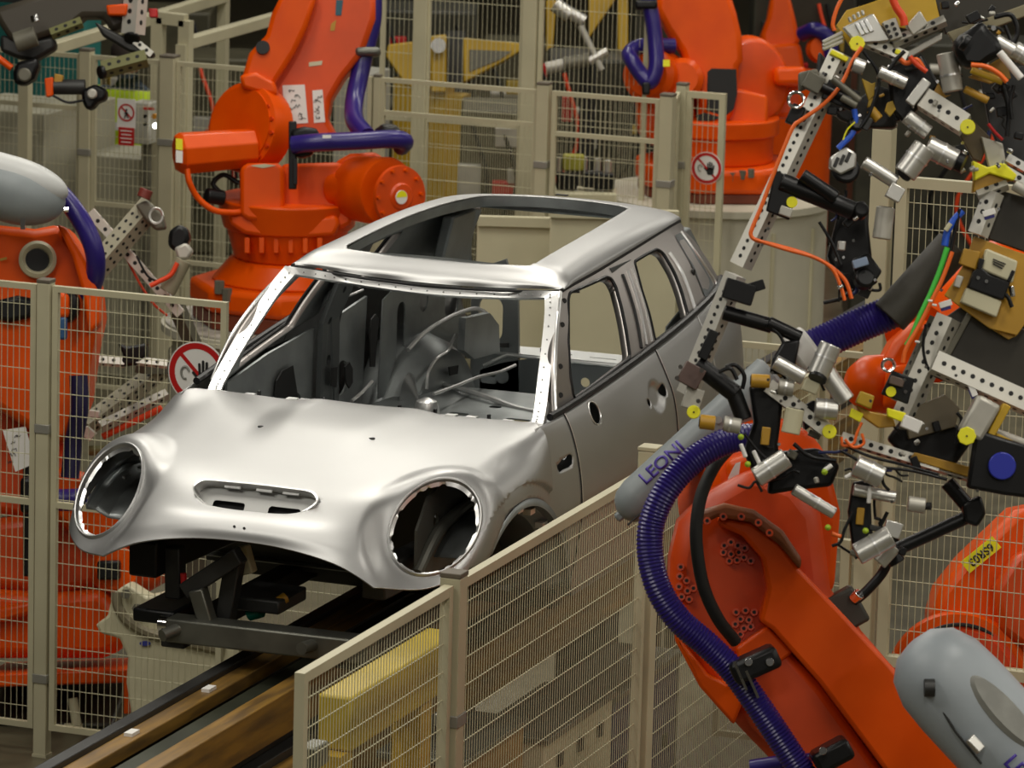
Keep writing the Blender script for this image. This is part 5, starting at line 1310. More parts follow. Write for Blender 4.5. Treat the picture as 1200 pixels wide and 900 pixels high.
for cl in ([(849,640),(857,636),(865,640),(848,648),(857,650),(866,648),(873,643),(855,658),(864,657),(872,654),(880,658)],[(798,665),(797,676),(805,681),(796,688),(806,693),(799,700),(808,703),(813,690)],[(863,718),(874,716),(884,718),(868,726),(878,727),(862,732),(872,737),(880,735),(868,744)],[(829,611),(848,606),(869,606),(889,613),(902,625)]):
    for x,y in cl:
        bm=B(); c=F.p(x,y,.05 if y>636 else -.11); n_=axv(-.1,.15,.97); cyl(bm,c,c+n_*.016,4.4*F.m,n=14); b_=obj('socket_screw',bm,RSH,F.t)
        bm=B(); cyl(bm,c+n_*.014,c+n_*.0168,2.3*F.m,n=6); obj('screw_socket',bm,DARK,b_)
HP=[(893,512,-.20),(868,513,-.22),(840,522,-.24),(808,543,-.26),(780,576,-.28),(764,612,-.28),(762,650,-.28),(772,690,-.28),(795,726,-.27),(830,757,-.25),(858,785,-.24),(885,822,-.24),(912,862,-.24),(940,905,-.24),(955,930,-.24)]
F.tube('dress_hose',HP,16,PURPLE,rib=(.0112,.0036),n=20,sm=200)
F.tube('power_cable',[(858,522,-.05),(838,545,-.12),(822,580,-.16),(816,618,-.18),(818,655,-.18),(826,692,-.16),(842,726,-.12),(862,752,-.06)],7.5,RUBBER)
F.box('hose_clamp',884,778,-.26,58,26,.20,BLACK,rot=-.42,bev=.015); F.box('clamp_band',866,790,-.28,3,36,.16,CHROME,rot=-.42,bev=0); F.box('clamp_band',880,800,-.28,3,34,.16,CHROME,rot=-.42,bev=0)
F.box('hose_clamp',975,884,-.24,46,26,.18,BLACK,rot=-.5,bev=.015)
for q in ((902,776),(877,776),(964,880)):
    F.cyl('clamp_bolt',*q,-.365,4.5,(0,.1,1),.012,CHROME,bev=.001)
F.tube('dress_hose',[(880,900,-.1),(920,894,-.12),(950,892,-.14)],10,PURPLE)
# LEONI tube: grey protective sleeve beside the fence top
ta=F.p(735,596,.35); tb=F.p(905,440,.35); ax_=(tb-ta).normalized(); xx,yy,_=basis(ax_,-FW)
bm=B(); Lt=(tb-ta).length
loft(bm,[ring(ta+ax_*d,xx,yy,r*F.m,32) for d,r in ((-.03,3),(-.028,8),(-.012,18),(.01,24),(.05,27),(Lt,27),(Lt+.01,22))]); tb_=obj('hose_sleeve',bm,GREYP,F.t)
bm=B(); a=F.p(727,604,.35); box(bm,a,(.035,.03,.03),(ax_,xx,yy)); obj('sleeve_cap',bm,GREYP,tb_,bevel=.008)
bm=B(); a=ta+ax_*.27*Lt-xx*0; cyl(bm,ta+ax_*.62*Lt-FW*27*F.m*.8+UP*.02,ta+ax_*.62*Lt-FW*27*F.m*1.1+UP*.02,.012,n=12); obj('sleeve_bolt',bm,ALU,tb_)
bm=B(); tube(bm,[ta+ax_*.0*Lt+yy*0-FW*27.5*F.m*.72-UP*27.5*F.m*.70,ta+ax_*Lt-FW*27.5*F.m*.72-UP*27.5*F.m*.70],.0035,6); obj('sleeve_seam',bm,DSTEEL,tb_)
nn=(-FW*.80+UP*.60); nn=(nn-ax_*nn.dot(ax_)).normalized(); e2=nn.cross(ax_).normalized()
ct=ta+ax_*((F.p(778,545,.35)-ta).dot(ax_))+nn*27*F.m
text('sleeve_lettering','LEONI',LILAC,tb_,ct,ax_,e2,23*F.m,.001,bend=27*F.m)
# lower right dress pack cover
ca=F.p(1112,800,-.75); cb=F.p(1260,960,-.75); ax2=(cb-ca).normalized(); xx,yy,_=basis(ax2,-FW)
bm=B(); prof=[(-.16,.10),(-.15,.45),(-.11,.78),(-.04,.96),(.05,1.0),(.6,1.0)]
loft(bm,[ring(ca+ax2*d,xx,yy,.150*r,40,r2=.135*r) for d,r in prof]); cv=obj('hose_cover',bm,mat('cover_blue_grey',(.36,.40,.43),.42,0,.1,5),F.t)
nn=(-FW*.9+UP*.35+RT*.25); nn=(nn-ax2*nn.dot(ax2)).normalized(); e2=nn.cross(ax2).normalized()
bm=B(); cc=ca+ax2*.16+nn*.120; loft(bm,[ring(cc,ax2,e2,.15,36,r2=.045),ring(cc+nn*.010,ax2,e2,.15,36,r2=.045),ring(cc+nn*.024,ax2,e2,.13,36,r2=.035)]); obj('cover_recess',bm,mat('cover_taupe',(.30,.30,.27),.5,0,.25,12),cv)
bm=B(); 
for q,l in (((1086,803),.02),): 
    a=F.p(*q,-.86); cyl(bm,a,a+RT*.018-UP*.004,.016,n=14)
obj('cover_bolt',bm,CHROME,cv)
bm=B(); a=F.p(1083,806,-.88); cyl(bm,a,a+RT*.03,.026,n=14); obj('bolt_recess',bm,DSTEEL,cv)
bm=B(); tube(bm,[F.p(1098,822,-.86),F.p(1120,858,-.87),F.p(1150,895,-.87)],.004,8); obj('cover_seam',bm,DSTEEL,cv)
bm=B(); a=F.p(1143,872,-.9); box(bm,a,(.05,.03,.02),(ax2,e2,nn)); obj('cover_latch',bm,ALU,cv,bevel=.004)
cl=F.p(1190,888,-.90); n3=nn*math.cos(.62)-e2*math.sin(.62); e3=e2*math.cos(.62)+nn*math.sin(.62); text('cover_lettering','LEONI',LILAC,cv,ca+ax2*((cl-ca).dot(ax2)+.075)+n3*.149,ax2,e3,.062,.002,align='CENTER',bend=.149)
# cable junction on the far side of the arm
F.box('junction_box',988,716,.10,46,46,.12,mat('junction_olive',(.04,.04,.03),.5),rot=-.5,bev=.01)
F.tube('sensor_cable',[(1000,706,.05),(1018,690,.05),(1036,668,.05),(1046,640,.02),(1050,622,0)],6,BLACK)
F.cyl('cable_gland',1000,702,.04,7,(.6,.6,.5),.03,CHROME,bev=.002)
F.box('arm_lug',1000,740,.1,16,18,.08,ORANGE,rot=-.5,bev=.008)
F.label('warning_label',[(853,560),(862,543),(868,541),(866,556),(856,570)],.12,WHITE)
bm=B(); a=F.p(1060,930,.3); cyl(bm,(a.x,a.y,0),(a.x,a.y,a.z),.42,n=32); obj('base_column',bm,ORANGE,F.t)
# ------------------------------------------------------------------ framing gripper at the right, and the other tools
class Tool(Bot):
    def perf(s,x0,y0,x1,y1,w,dd=0,dd1=None,h=None,pitch=.030,hint=None,mt=None,r=.0075,nm='perforated_beam',two=False):
        bm=B(); perf(bm,s.p(x0,y0,dd),s.p(x1,y1,dd if dd1 is None else dd1),w*s.m,(h or w)*s.m,hint=hint or (FW*.8+RT*.45-UP*.4),pitch=pitch,r=r,two=two); return obj(nm,bm,[mt or PERF,DARK],s.t,smooth=False)
    def rod(s,nm,x0,y0,x1,y1,r,dd=0,mt=ALU,dd1=None,cap=None,bev=.003,step=None):
        a=s.p(x0,y0,dd); b=s.p(x1,y1,dd if dd1 is None else dd1); d=(b-a).normalized(); bm=B(); cyl(bm,a,b,r*s.m,n=24); o=obj(nm,bm,mt,s.t,bevel=bev)
        if cap:
            bm=B(); cyl(bm,a-d*.002,a+d*.004,r*s.m*.72,n=20); obj('bore',bm,cap,o)
        if step:
            bm=B(); cyl(bm,a+(b-a)*step,a+(b-a)*step+d*.006,r*s.m*1.06,n=24); obj('clamp_ring',bm,EDGE,o)
        return o
    def cap(s,x,y,r,dd,mt=None,ax=(-.1,.05,1)):
        o=s.cyl('end_cap',x,y,dd,r,ax,.010,mt or YELLOW,bev=.002,n=8 if r>9 else 20)
        s.cyl('cap_hole',x,y,dd-.0105,1.1,ax,.002,DARK,bev=0,n=8,par=o); return o
    def br(s,nm,x,y,w,h,rot,dd,dep,mt,bev=.003): return s.box(nm,x,y,dd,w,h,dep,mt,rot=rot,bev=bev)
    def cab(s,nm,pts,r,mt,dd=0): return s.tube(nm,[(q[0],q[1],(q[2] if len(q)>2 else dd)) for q in pts],r,mt,n=8)
G=Tool('framing_gripper','big framing gripper of perforated beams, clamps and cables filling the upper right','gripper',(1080,300),13.6)
g=G
# main perforated beams
g.perf(986,62,868,312,20,0,.05,pitch=.024,r=.0062); g.perf(862,322,805,462,19,.05,.10,pitch=.024,r=.0062)
g.perf(1010,46,1062,68,13,.02); g.perf(1082,116,1131,147,24,-.05,-.08); g.perf(900,452,968,504,17,.0)
g.perf(986,513,1100,548,12,.02,nm='perforated_rail'); g.perf(1100,548,1140,560,10,.03)
g.perf(1094,424,1215,478,24,-.05,nm='perforated_beam'); g.perf(1165,225,1146,275,18,-.02); g.perf(1145,228,1180,215,12,-.02,mt=ALUD)
g.perf(1112,372,1058,492,22,.03,mt=ALUD); g.perf(1096,372,1050,470,10,.08,mt=MUD)
# end caps
for x,y,r,dd in ((1004.5,51.5,9.5,-.05),(1134,149,9,-.14),(972,506,8.5,-.04),(1133,511,11,-.14),(813,483,8,.0)): g.cap(x,y,r,dd)
g.br('end_cap',983,66,22,6,.45,-.03,.05,YELLOW); g.br('end_cap',1052,61,6,6,.3,-.03,.02,YELLOW)
# pneumatic cylinders and pins
for a in ((1100,62,1124,58,6,-.1),): pass
for x0,y0,x1,y1,r,dd,mt,cp,st in ((1109,62,1117,107,12,-.1,ALUD,None,.55),(1000,75,1013,80,9,-.08,ALU,DARK,None),(1030,84,1062,98,8,-.08,ALU,None,.5),(1060,204,1084,172,14,-.12,ALU,None,.55),
  (1086,171,1120,188,13,-.10,ALU,None,.5),(1012,190,1050,214,8,-.12,ALU,None,None),(1062,136,1088,156,9,-.08,ALU,None,.6),(1038,243,1033,280,11,-.08,ALUD,DSTEEL,None),(880,446,902,447,8,-.06,GOLD,DARK,None),
  (912,452,930,455,9,-.03,ALUD,None,.4),(908,424,942,443,9,-.04,ALU,None,None),(958,440,974,404,13,-.12,ALU,None,.55),(992,470,968,436,11,-.06,ALU,DSTEEL,None),(955,478,982,481,12,-.05,ALU,None,.4),
  (932,479,926,508,11,-.10,CREAM,DSTEEL,None),(820,494,838,496,8.5,-.1,GOLD,DARK,None),(848,496,868,500,9,-.08,ALUD,None,.3),(886,560,922,536,12,-.1,ALU,None,.4),(1002,545,1034,560,13,-.1,ALU,None,.5),
  (930,573,978,602,7,-.05,ALU,None,.55),(1000,574,1050,583,7,-.04,ALU,None,.4),(1064,590,1084,593,9,-.08,ALUD,None,None),(1004,650,1044,628,13,-.12,ALU,None,.5),(1030,660,1048,640,9,-.05,ALUD,None,None),
  (1166,48,1190,62,9,-.12,ALU,None,None),(1188,58,1212,72,11,-.12,ALU,None,.3),(1171,61,1197,92,4.5,-.2,WHITE,None,None),(1160,505,1200,520,6,.05,ALUD,None,None),(1020,128,1030,140,6,-.06,GOLD,DARK,None)):
    g.rod('pneumatic_cylinder' if r>8 else 'guide_pin',x0,y0,x1,y1,r,dd,mt,cap=cp,step=st)
g.cyl('cylinder_bore',1060.5,204,-.125,9,(-.7,-.7,.4),.006,DARK,bev=0); g.cyl('cylinder_bore',1083,593,-.085,4.5,(.9,0,.3),.02,DARK,bev=0); g.cyl('cylinder_bore',1122,189,-.11,11,(.9,-.4,.2),.02,BLACK,bev=0)
g.cyl('cylinder_bore',959,441,-.13,11,(-.4,-.8,.4),.01,BLACK,bev=0)
g.br('sensor_cube',1049,226,18,18,.5,-.13,.04,ALU); g.br('sensor_cube',1046,620,20,18,.3,-.1,.05,ALU); g.br('sensor_cube',1068,497,22,15,.4,-.12,.05,WHITE); g.br('sensor_cube',950,453,18,14,.4,-.10,.04,CREAM)
g.br('motor_housing',1147,490,30,48,.5,-.1,.09,ALUD,.012); g.br('motor_flange',1170,492,9,40,.5,-.10,.06,YSTEEL,.003); g.br('motor_flange',1168,512,40,8,.45,-.08,.05,YSTEEL,.003)
# black clamps, arms and sensor plates
g.rod('clamp_arm',915,213,1000,247,11,-.05,BLACK); g.rod('clamp_arm',940,205,980,232,8,-.08,BLACK)
g.slab('sensor_plate',[(908,199),(938,212),(925,258),(898,247)],-.06,.03,BLACK,bev=.004); g.cyl('yellow_dot',928,237,-.065,6.5,(0,0,1),.005,YELLOW,bev=.001); g.br('plate_window',921,248,15,11,.35,-.075,.012,ALUD)
g.slab('sensor_plate',[(1046,434),(1072,444),(1064,474),(1033,462)],-.06,.03,BLACK,bev=.004); g.cyl('yellow_dot',1044,459,-.065,6,(0,0,1),.005,YELLOW,bev=.001); g.br('plate_window',1051,447,17,10,.3,-.075,.012,mat('brown_plate',(.12,.08,.06))); g.cyl('plate_screw',1061,459,-.065,2.2,(0,0,1),.004,CHROME,bev=0)
g.slab('sensor_plate',[(1142,515),(1150,505),(1215,525),(1215,585),(1175,580),(1133,572)],-.14,.05,BLACK,bev=.01); g.cyl('blue_button',1174,546,-.15,16,(0,0,1),.012,mat('blue_button',(.02,.03,.35),.35),bev=.003)
g.rod('clamp_arm',816,426,862,462,11,.0,BLACK); g.rod('clamp_arm',858,455,872,492,10,.0,BLACK); g.br('clamp_jaw',810,440,26,26,.5,.0,.06,mat('jaw_brown',(.10,.06,.05),.4)); g.br('clamp_jaw',812,467,22,26,.3,.02,.05,ALUD)
for q in ((793,443),(797,430),(822,434),(818,470)): g.cyl('jaw_screw',*q,-.05,2.6,(0,0,1),.02,CHROME,bev=0)
g.br('clamp_pad',830,404,12,36,.42,-.02,.03,BLACK); g.rod('clamp_arm',848,366,905,382,9,.02,BLACK); g.rod('clamp_arm',900,378,938,396,8,.0,BLACK); g.br('clamp_jaw',866,342,36,24,.3,.0,.06,BLACK); g.br('clamp_jaw',885,336,22,12,-.3,.0,.04,BLACK)
g.slab('gripper_arm',[(918,400),(938,398),(930,440),(902,438),(906,420)],-.02,.05,BLACK,bev=.008)
g.slab('gripper_arm',[(878,452),(912,446),(918,470),(912,520),(916,560),(890,570),(872,530),(884,495)],.0,.08,BLACK,bev=.012)
g.slab('gripper_arm',[(938,478),(955,468),(962,490),(944,505)],-.02,.06,BLACK,bev=.008)
g.slab('gripper_arm',[(905,530),(960,525),(985,545),(975,570),(930,575),(900,580)],.05,.08,BLACK,bev=.012)
g.slab('gripper_arm',[(1060,488),(1120,495),(1138,520),(1120,545),(1060,535),(1040,515)],.05,.06,BLACK,bev=.01)
g.slab('gripper_arm',[(1000,565),(1020,562),(1022,620),(1030,650),(1000,648),(994,600)],-.02,.04,BLACK,bev=.006)
g.slab('gripper_arm',[(1040,80),(1080,62),(1102,100),(1060,145),(1045,130)],-.02,.05,BLACK,bev=.01)
g.slab('gripper_arm',[(960,60),(985,85),(1000,120),(1030,100),(1060,110),(1050,150),(1010,150),(985,140),(965,120),(955,100)],.12,.05,mat('shadow_black',(.015,.015,.015),.5),bev=.008)  # the last black sheet stands for the shadow behind the clamps
g.slab('gripper_arm',[(985,240),(1015,235),(1022,300),(1010,345),(985,340),(970,300)],.1,.06,BLACK,bev=.01)
g.slab('gripper_arm',[(1118,45),(1135,35),(1152,22),(1160,35),(1170,45),(1178,62),(1160,72),(1150,80),(1128,78),(1120,62)],-.18,.10,BLACK,bev=.02)
g.rod('gripper_knob',1128,48,1134,52,10,-.24,BLACK); g.cyl('knob_screw',1131,43,-.25,3,(0,0,1),.006,CHROME,bev=0); g.cyl('knob_screw',1164,33,-.22,3,(0,0,1),.006,CHROME,bev=0)
g.rod('clamp_rod',1046,646,1142,602,8,.05,BLACK); g.slab('clamp_head',[(1128,590),(1150,580),(1156,602),(1146,618),(1130,612)],.0,.06,BLACK,bev=.01); g.rod('clamp_rod',1110,565,1140,600,9,.05,BLACK); g.rod('clamp_head',1040,640,1052,660,10,.02,BLACK)
g.rod('dress_pipe',1042,372,1118,288,23,.12,mat('pipe_grey',(.05,.045,.035),.6)); 
for q in ((1005,250,10),(1010,330,12),(1000,150,9)): g.cyl('clamp_knob',q[0],q[1],-.02,q[2],(.2,.3,.9),.04,BLACK)
# purple feed hose with white collar
H1=[(944,410,.16),(975,396,.16),(1010,380,.16),(1045,365,.15),(1062,352,.14)]
g.tube('feed_hose',H1,21,PURPLE,rib=(.0112,.0036),n=20,sm=100); g.rod('hose_collar',930,419,953,402,26,.15,WHITE,bev=.012)
# ochre plates, valve block and frame at right
g.slab('mount_plate',[(1142,277),(1215,303),(1215,360),(1192,393),(1160,385),(1107,346),(1118,330),(1128,312)],.0,.02,GOLD,bev=.002)
g.slab('valve_block',[(1156,291),(1193,306),(1187,332),(1150,316)],-.05,.05,CREAM,bev=.006); g.slab('valve_cover',[(1141,318),(1149,312),(1160,322),(1184,331),(1176,352),(1134,337)],-.055,.05,BLACK,bev=.004); g.slab('valve_block',[(1133,337),(1174,353),(1168,372),(1126,354)],-.05,.05,CREAM,bev=.004)
for q in ((1146,325.5),(1156,329.5)): g.cyl('plate_screw',*q,-.058,2.2,(0,0,1),.004,CHROME,bev=0)
for k in range(3): g.label('valve_print',[(1164,303+2.6*k),(1179-k*2,309+2.6*k),(1178.5-k*2,310.3+2.6*k),(1163.5,304.3+2.6*k)],-.055,INK)
g.slab('valve_clip',[(1148,302),(1154,304),(1150,317),(1145,314)],-.055,.03,BLACK,bev=.002); g.slab('valve_clip',[(1186,316),(1190,318),(1184,331),(1180,329)],-.055,.03,BLACK,bev=.002)
g.slab('hinge_plate',[(1130,291),(1149,295),(1143,316),(1124,309)],-.03,.03,GOLD,bev=.003); g.br('plate_latch',1123,330,8,14,.35,-.02,.02,ALUD); g.rod('plate_latch',1185,335,1187,348,3.5,-.03,CHROME)
g.slab('dark_frame',[(1108,372),(1140,350),(1215,395),(1215,470),(1105,418)],.05,.03,mat('frame_olive',(.022,.018,.010),.5),bev=.003); g.slab('dark_frame',[(1170,222),(1215,235),(1215,300),(1158,280),(1160,255)],.03,.03,MATS['frame_olive'],bev=.003)
g.slab('frame_edge',[(1142,352),(1150,350),(1112,420),(1104,418)],.03,.03,MUD,bev=.002); g.slab('mount_plate',[(1168,385),(1192,393),(1182,398),(1150,378)],.02,.02,GOLD,bev=.002)
g.slab('frame_web',[(1060,482),(1108,462),(1125,478),(1120,500),(1065,515)],.02,.03,mat('web_olive',(.16,.13,.08),.5),bev=.003); g.slab('frame_web',[(1078,398),(1090,404),(1082,440),(1074,470),(1060,480),(1052,470)],.06,.03,MUD,bev=.003)
# yellow clamp jaws
g.slab('yellow_jaw',[(1009,458),(1025,464),(1021,480),(1003,472)],-.1,.05,YSTEEL,bev=.004); g.slab('yellow_jaw',[(1003,474),(1020,482),(1046,487),(1050,500),(1030,502),(1010,488)],-.06,.05,GOLD,bev=.004); g.slab('yellow_jaw',[(1040,478),(1062,484),(1058,495),(1040,488)],-.1,.03,YELLOW,bev=.003); g.slab('yellow_jaw',[(998,478),(1012,485),(1008,495),(995,488)],-.08,.02,YELLOW,bev=.002)
g.slab('yellow_jaw',[(1140,188),(1158,196),(1176,190),(1192,205),(1188,212),(1160,203),(1142,212)],-.05,.05,YELLOW,bev=.004); g.slab('yellow_jaw',[(1142,205),(1160,203),(1185,212),(1160,218),(1140,226)],-.03,.05,GOLD,bev=.004); g.slab('yellow_jaw',[(1010,92),(1022,98),(1026,96),(1024,112),(1018,118)],-.04,.02,YSTEEL,bev=.002); g.slab('yellow_jaw',[(1018,118),(1026,112),(1024,124),(1016,126)],-.04,.02,YSTEEL,bev=.002); g.slab('yellow_jaw',[(1040,120),(1046,118),(1050,128),(1043,137),(1037,130)],-.04,.02,YSTEEL,bev=.002)
g.slab('yellow_jaw',[(1093,110),(1100,97),(1108,112),(1115,111),(1100,118)],-.05,.02,GOLD,bev=.002); g.slab('yellow_jaw',[(1135,90),(1165,72),(1178,65),(1185,92),(1160,98)],-.08,.02,GOLD,bev=.002); g.rod('yellow_rod',1138,82,1175,96,4,-.2,YSTEEL); g.rod('yellow_rod',1130,104,1158,118,4.5,-.1,GOLD); g.slab('yellow_jaw',[(1066,538),(1072,530),(1140,548),(1138,560)],-.0,.03,GOLD,bev=.003)
# top manifold with fittings
g.slab('mount_plate',[(980,30),(992,12),(1012,6),(1046,-6),(1095,-6),(1102,24),(1070,34),(1030,30),(1000,60)],.06,.02,YSTEEL,bev=.002)
g.slab('valve_manifold',[(988,32),(1020,17),(1024,16),(1043,47),(1030,49),(1004,50)],-.02,.05,ALU,bev=.003)
for k in range(3): g.slab('manifold_section',[(1001.5+5.2*k,28-2.2*k),(1005.5+5.2*k,26-2.2*k),(1014+5.2*k,40-2*k),(1009+5.2*k,42-2*k)],-.03,.02,EDGE,bev=.002)
g.slab('connector_block',[(1034,26),(1050,20),(1058,43),(1044,48)],-.03,.05,ALUD,bev=.003)
for i in range(3):
    for j in range(2): g.cyl('connector_port',1039+7*j+2.4*i,31-3*j+6*i,-.032,2.3,(0,0,1),.004,DARK,bev=0,n=12)
g.slab('connector_block',[(1062,30),(1078,12),(1088,28),(1070,42)],-.02,.05,ALUD,bev=.004)
for x,y in ((997,26),(1002,23),(1007,20),(1012,18)): g.rod('hose_fitting',x,y,x-2,y-6,2,-.02,ALU)
for k in range(3): g.rod('air_tube',988,38+5*k,964,50+4*k,2.4,.0,ALUD)
g.perf(1046,50,1108,24,10,.0,mt=ALUD); g.slab('long_rail',[(1040,50),(1105,22),(1106,34),(1056,58)],.02,.03,MUD,bev=.003); g.slab('long_rail',[(1060,62),(1104,38),(1104,46),(1066,68)],.03,.03,ALUD,bev=.003)
g.slab('dark_frame',[(1094,-6),(1215,-6),(1215,12),(1108,40)],.10,.03,MATS['frame_olive'],bev=.003); g.slab('long_rail',[(1110,38),(1215,0),(1215,14),(1118,50)],.08,.03,mat('rail_khaki',(.22,.19,.11),.5),bev=.003); g.slab('dark_frame',[(1150,95),(1215,70),(1215,210),(1180,190),(1160,150)],.12,.03,MATS['shadow_black'],bev=.003); g.slab('dark_frame',[(1120,150),(1140,140),(1160,160),(1150,190),(1140,186)],.03,.03,mat('frame_brown',(.10,.07,.03),.5),bev=.003)  # the shadow_black sheet stands for the shade behind the jaws
g.slab('clamp_plate',[(1150,160),(1175,168),(1180,195),(1160,200)],.0,.03,ALUD,bev=.003)
g.perf(1172,196,1215,222,10,-.03,mt=ALU); g.perf(1180,185,1215,205,10,-.02,mt=ALU); g.rod('guide_pin',1188,216,1215,232,7,-.04,ALUD)
# chrome clamps, eye bolts, ring
g.cyl('round_clamp',990,200,-.05,17,(.1,.3,.95),.02,BLACK); g.slab('clamp_bracket',[(973,184),(992,172),(1004,180),(1003,196),(985,205),(972,197)],-.09,.05,ALU,bev=.006)
for k in range(3): g.br('clamp_slot',980+7*k,190-3*k,4,12,.4,-.095,.01,DSTEEL,.001)
def eye(x,y,r,dd):
    bm=B(); c=g.p(x,y,dd); tube(bm,[c+(RT*math.cos(a)+UP*math.sin(a))*r*g.m for a in (2*PI*i/24 for i in range(25))],2.0*g.m,8,cap=False); obj('eye_bolt',bm,CHROME,g.t)
eye(933,117,9,-.06); eye(1041,428,7,-.06)
g.slab('clamp_bracket',[(936,85),(958,80),(962,92),(950,102),(936,108)],-.04,.04,MUD,bev=.006); g.br('clamp_bracket',953,97,22,20,.5,-.05,.05,MUD); g.rod('clamp_arm',950,96,1005,122,6,-.04,BLACK); g.rod('clamp_arm',975,92,1008,118,4,-.1,MUD); g.rod('clamp_arm',986,114,1004,124,4,-.1,MUD); g.br('clamp_jaw',932,135,16,24,.4,.0,.05,BLACK); g.br('clamp_jaw',985,112,40,24,.4,-.02,.04,BLACK)
g.br('lens_plate',1076,108,12,34,.65,-.10,.02,ALU); g.br('laser_label',897,511,10,21,.12,-.06,.03,GOLD); g.br('laser_label',1008,605,9,20,.1,-.03,.012,GOLD); g.br('sensor_cube',986,288,9,11,.1,-.05,.03,ALU); g.br('sensor_cube',1008,308,18,10,-.3,-.06,.03,mat('blue_sensor',(.25,.32,.45),.3)); g.slab('sensor_housing',[(998,304),(1018,296),(1034,318),(1020,340),(1004,325)],-.04,.05,BLACK,bev=.006)
for q,rt in (((1159,249),-.3),((1108,356),-.3),((1140,457),1.2)):
    o=g.br('cable_tag',*q,15,7,rt,-.08,.006,WHITE,.001); g.br('tag_holder',q[0],q[1]+4,12,7,rt,-.07,.01,mat('tag_blue',(.05,.05,.3)),.002)
for x,y in ((1090,352),(1095,357),(1075,400)): g.rod('cable_tie',x-3,y,x+3,y+1,1.4,-.12,WHITE)
# cables
OC=mat('orange_cable',(.85,.14,.01),.4)
g.cab('orange_cable',[(1010,55),(1000,70),(985,100),(965,122),(940,140),(930,148),(920,170),(906,205),(893,240),(882,266),(880,276),(888,282),(915,289),(945,298),(970,310),(990,328),(998,350)],2.6,OC,-.07)
g.cab('orange_cable',[(886,281),(920,292),(955,302),(975,315),(985,335),(990,352)],2.2,OC,-.08); g.cab('orange_cable',[(1045,-5),(1050,8),(1058,20),(1060,30)],5,REDP,-.03); g.cab('orange_cable',[(988,-5),(980,12),(976,28),(978,36)],2.5,OC,0); g.cab('orange_cable',[(1052,66),(1062,74),(1074,70),(1082,80)],3,OC,-.08); g.cab('orange_cable',[(1066,66),(1075,76),(1086,84)],3,REDP,-.1)
g.cab('orange_cable',[(1138,76),(1155,78),(1170,86),(1180,96)],3,OC,-.22); g.cab('orange_cable',[(1116,295),(1105,325),(1092,352),(1078,380),(1062,408),(1058,425)],2.6,OC,-.10); g.cab('orange_cable',[(1010,495),(1004,508),(1000,520),(988,522),(986,512)],1.8,OC,-.08); g.cab('orange_cable',[(990,515),(1000,524),(1012,520),(1010,508)],1.8,OC,-.09)
g.cab('green_cable',[(1110,290),(1102,315),(1090,345),(1078,370),(1068,395),(1062,405)],3.2,GREEN,-.09); g.cab('blue_cable',[(1001,128),(1003,145),(998,158),(988,168),(982,174)],3.4,BLUE,-.05); g.cab('blue_cable',[(1128,247),(1118,258),(1110,272),(1107,288)],4.5,BLUE,-.04); g.cab('yellow_wire',[(1002,143),(993,152),(988,164)],1,YELLOW,-.07); g.cab('yellow_wire',[(1108,270),(1114,262)],3,CREAM,-.06)
rc=random.Random(7)
for pts in ([(1012,60),(1030,90),(1020,130),(1008,150)],[(1060,60),(1050,70),(1040,85)],[(1125,245),(1118,275),(1112,300),(1100,330)],[(1085,380),(1082,410),(1090,435),(1110,446),(1130,448)],[(990,522),(1020,535),(1060,545),(1100,556)],[(985,528),(1020,545),(1070,552),(1110,562)],[(1040,600),(1030,620),(1020,640)],[(1000,600),(990,620),(985,635),(975,640)],[(850,430),(862,428),(872,440),(870,456)],[(842,436),(856,432),(864,445)],[(1165,20),(1185,18),(1192,40),(1180,60)],[(1175,100),(1182,130),(1180,160)],[(960,260),(975,285),(985,310)],[(1000,340),(985,350),(965,355)],[(905,385),(915,395),(925,420)],[(1150,330),(1178,345),(1186,360)],[(1188,100),(1184,120),(1186,140)],[(872,508),(890,530),(910,548)],[(930,520),(950,535),(980,540)]):
    g.cab('black_cable',pts,rc.uniform(1.8,3.0),BLACK,rc.uniform(-.1,.05))
g.cab('red_cable',[(1158,145),(1166,155),(1175,164)],2,RED,-.05)
for q0,q1,mt in (((868,520),(874,536),WHITE),((883,528),(892,548),WHITE),((965,552),(975,545),WHITE),((990,560),(1000,555),WHITE),((974,625),(986,629),OC),((1020,570),(1018,590),WHITE)): g.rod('plug',*q0,*q1,2.6,-.08,mt)
for q in ((868,512),(876,544),(966,553),(970,618),(1014,622)): g.cyl('green_plug',*q,-.08,3.6,(0,0,1),.02,mat('plug_green',(.35,.5,.02),.4))
for q in ((1046,70),(1052,94),(965,86),(900,268),(893,287),(1000,282),(1065,148),(1110,190),(1148,238),(1170,245),(1103,340),(1060,445),(1020,470),(1075,520),(905,437),(915,470),(900,445),(936,470),(1045,588),(1145,575),(1085,430),(1120,440),(1128,70),(1100,130),(1175,190),(985,128),(1020,205),(1060,190)):
    g.cyl('bolt_head',*q,-.13,1.9,(0,0,1),.006,CHROME,bev=0,n=8)
